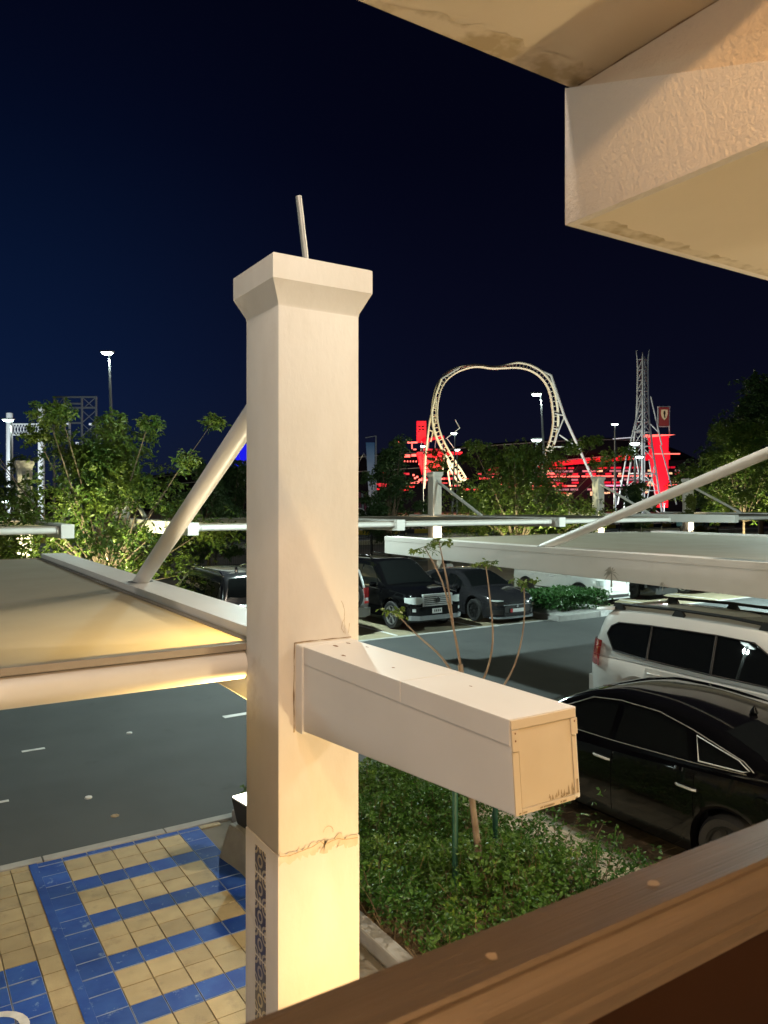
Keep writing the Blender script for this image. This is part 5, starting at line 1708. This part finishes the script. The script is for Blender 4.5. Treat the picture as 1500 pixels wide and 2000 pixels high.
# ---- white truss gate and steel frame tower at far left
gt = thing('truss_gate', 'white steel truss gate at the left picture edge', 'gate', far(-56.4, 120, 0))
for (a, h) in ((-58.9, 17.6), (-53.9, 18.6)):
    k = MB(); k.tube([wf(a, 0, 120), wf(a, h, 120)], .50, 10); k.build('column', M_farwhite, gt, world=True, smooth=60)
k = MB()
for h in (14.2, 15.9): k.tube([wf(-58.5, h, 120), wf(-54.2, h, 120)], .11, 6)
for i in range(9):
    a = -58.3 + i * .46
    k.tube([wf(a, 14.2, 120), wf(a + .46, 15.9, 120)], .06, 4); k.tube([wf(a, 15.9, 120), wf(a + .46, 14.2, 120)], .06, 4)
k.build('truss', M_farwhite, gt, world=True)
ft = thing('frame_tower', 'grey open steel frame tower behind the left tree', 'ride tower', far(-60.6, 150, 0))
for a in (-64.9, -62.9, -59.4, -56.6):
    k = MB(); k.tube([wf(a, 0, 150), wf(a, 24.4, 150)], .20, 6); k.build('column', M_lattice, ft, world=True)
k = MB()
for (a0, a1, h) in ((-64.9, -56.6, 24.3), (-62.9, -59.4, 23.0), (-62.9, -56.6, 22.2), (-62.9, -59.4, 19.2), (-64.9, -59.4, 14.0)): k.tube([wf(a0, h, 150), wf(a1, h, 150)], .20, 6)
for h in (14, 16.6, 19.2, 21.8):
    k.tube([wf(-59.4, h, 150), wf(-56.6, h + 2.5, 150)], .10, 4); k.tube([wf(-56.6, h, 150), wf(-59.4, h + 2.5, 150)], .10, 4)
    k.tube([wf(-64.9, h, 150), wf(-62.9, h + 2.5, 150)], .10, 4); k.tube([wf(-62.9, h, 150), wf(-64.9, h + 2.5, 150)], .10, 4)
k.build('bracing', M_lattice, ft, world=True)
k = MB(); k.tube([wf(-61.4, 0, 149), wf(-61.4, 20, 149)], .22, 6); k.build('hoist_rail', M_farwhite, ft, world=True)
k = MB()
for a, h in ((-62.3, 19.0), (-57.8, 18.9), (-62.8, 16.2), (-60.4, 15.2)):
    k = MB(); bar(k, a, h, a + .5, h, .4, 149.4, .4); k.build('small_light', mat('dim_white_light', (.6, .6, .6), .5), ft, world=True)

# ---- blue lit peak and its white A-frame
bp_ = thing('lit_tent', 'deep blue lit peak with a thin pale A-frame beside the pillar', 'tent', far(-37, 200, 0))
k = MB(); k.hexa([wf(-41.4, 13.0, 205), wf(-34.5, 13.0, 205), wf(-34.5, 13.0, 211), wf(-41.4, 13.0, 211)], [wf(-38.6, 19.3, 207), wf(-34.5, 20.0, 207), wf(-34.5, 20.0, 209), wf(-38.6, 19.3, 209)])
k.build('canvas', M_bluelit, bp_, world=True)
k = MB(); k.tube([wf(-40.6, 6.5, 199), wf(-38.2, 18.4, 199), wf(-36.4, 9.0, 199)], .14, 5); k.tube([wf(-45, 10.5, 199), wf(-36, 10.2, 199)], .07, 4); k.build('frame', M_support, bp_, world=True)
# faint arch behind the banner
ar = thing('entrance_arch', 'thin dim arch and pink striped tent behind the banner', 'arch', far(-3.4, 150, 0))
k = MB(); k.tube([wf(-5.6, 7, 150), wf(-4.9, 11.5, 150), wf(-4.0, 13.3, 150), wf(-3.1, 11.5, 150), wf(-2.4, 7, 150)], .10, 6); k.build('hoop', M_lattice, ar, world=True)
for i in range(6):
    q = MB(); q.poly([wf(-5.6 + i * .55, 5.9 - i * .25, 151), wf(-5.2 + i * .55, 5.75 - i * .25, 151), wf(-4.9 + i * .5, 0.3, 151), wf(-5.3 + i * .5, .3, 151)]); q.build('stripe', mat('pink_canvas', (.32, .07, .12), .7) if i % 2 else M_lattice, ar, world=True, fix=False)

# ---- sky-blue banner
M_banner = bpy.data.materials.new('banner_print'); M_banner.use_nodes = True
_n, _l = M_banner.node_tree.nodes, M_banner.node_tree.links
_tc = _n.new('ShaderNodeTexCoord'); _sx = _n.new('ShaderNodeSeparateXYZ'); _l.new(_tc.outputs['Generated'], _sx.inputs[0])
_rp = _n.new('ShaderNodeValToRGB'); _l.new(_sx.outputs[2], _rp.inputs[0])
_e = _rp.color_ramp.elements
_e[0].position = 0; _e[0].color = (.22, .20, .20, 1); _e[1].position = 1; _e[1].color = (.10, .26, .55, 1)
_q = _e.new(.25); _q.color = (.26, .26, .28, 1); _q = _e.new(.6); _q.color = (.30, .36, .48, 1); _q = _e.new(.85); _q.color = (.22, .38, .62, 1)
_l.new(_rp.outputs[0], _n['Principled BSDF'].inputs['Base Color'])
bn = thing('banner', 'tall narrow sky-blue banner hanging on a grey frame by the road', 'banner', far(-1.6, 110, 0))
k = MB()
for i in range(12):
    v0, v1 = i / 12, (i + 1) / 12
    L0, L1 = lerp(-2.1, -2.6, v0 ** .8), lerp(-2.1, -2.6, v1 ** .8)
    w0, w1 = .10 * math.sin(v0 * 6), .10 * math.sin(v1 * 6)
    k.poly([wf(L0, 3.2 + 9.0 * v0, 110 + w0), wf(-1.35, 3.2 + 9.0 * v0, 110), wf(-1.35, 3.2 + 9.0 * v1, 110), wf(L1, 3.2 + 9.0 * v1, 110 + w1)])
cl_ = k.build('cloth', M_banner, bn, world=True, fix=False)
k = MB(); k.tube([wf(-1.15, 0, 110), wf(-1.15, 13.2, 110)], .10, 6); k.tube([wf(-2.7, 12.9, 110), wf(-1.15, 13.15, 110)], .07, 6); k.tube([wf(-2.6, 2.6, 110), wf(-1.15, 2.6, 110)], .05, 6); k.build('frame', M_pole, bn, world=True)
for i in range(7):
    h = 4.2 + i * .55
    k = MB(); k.poly([wf(-1.85 + .1 * (i % 2), h, 109.9), wf(-1.6, h + .1, 109.9), wf(-1.62, h + .4, 109.9), wf(-1.85, h + .35, 109.9)]); k.build('print_mark', mat('banner_ink', (.08, .09, .11), .6), cl_, world=True, fix=False)

# added red lamps stand in for the spill of the lit facades
for (r_, d, h, p) in ((15, 243, 11, 9000), (88, 240, 6, 12000), (80, 284, 14, 9000)):
    b = far(r_, d, 0)
    t = thing('added_red_lamp', 'added red lamp on a short post %s' % ('before the lit cabin' if r_ == 15 else 'before the red pylon' if r_ == 88 else 'before the hall facade'), 'floodlight', b, group='added red lamps for the facade spill')
    MB().tube([(0, 0, 0), (0, 0, h)], .12, 6).build('post', M_pole, t)
    MB().box(-.3, .3, -.2, .2, h, h + .4).build('housing', M_plastic, t)
    lamp('park_light', 'POINT', (0, 0, h + .8), p, (1.0, .03, .05), t, .6)
# park lights on the ride structures, and one added to brighten the banner
for (r_, h, d, p, c, lab) in ((22, 6, 214, PARK[0], (1, .86, .50), 'ground floodlight in front of the left foot of the loop'), (52, 5, 214, PARK[0] * .8, (.92, 1, .92), 'ground floodlight in front of the right leg of the loop'), (72, 3, 196, PARK[1], (.85, .92, 1), 'ground floodlight in front of the lattice tower'), (-1.5, 1.0, 104, 900, (.9, .95, 1), 'added floodlight brightening the blue banner'), (-56, 3, 104, PARK[2], (.85, .95, 1), 'ground floodlight in front of the white truss gate')):
    b = far(r_, d, 0)
    t = thing('park_floodlight', lab, 'floodlight', b, group='floodlights of the theme park')
    MB().tube([(0, 0, 0), (0, 0, h)], .12, 6).build('post', M_pole, t)
    MB().box(-.3, .3, -.2, .2, h, h + .4).build('housing', M_plastic, t)
    lamp('park_light', 'POINT', (0, 0, h + .8), p, c, t, 1.0)
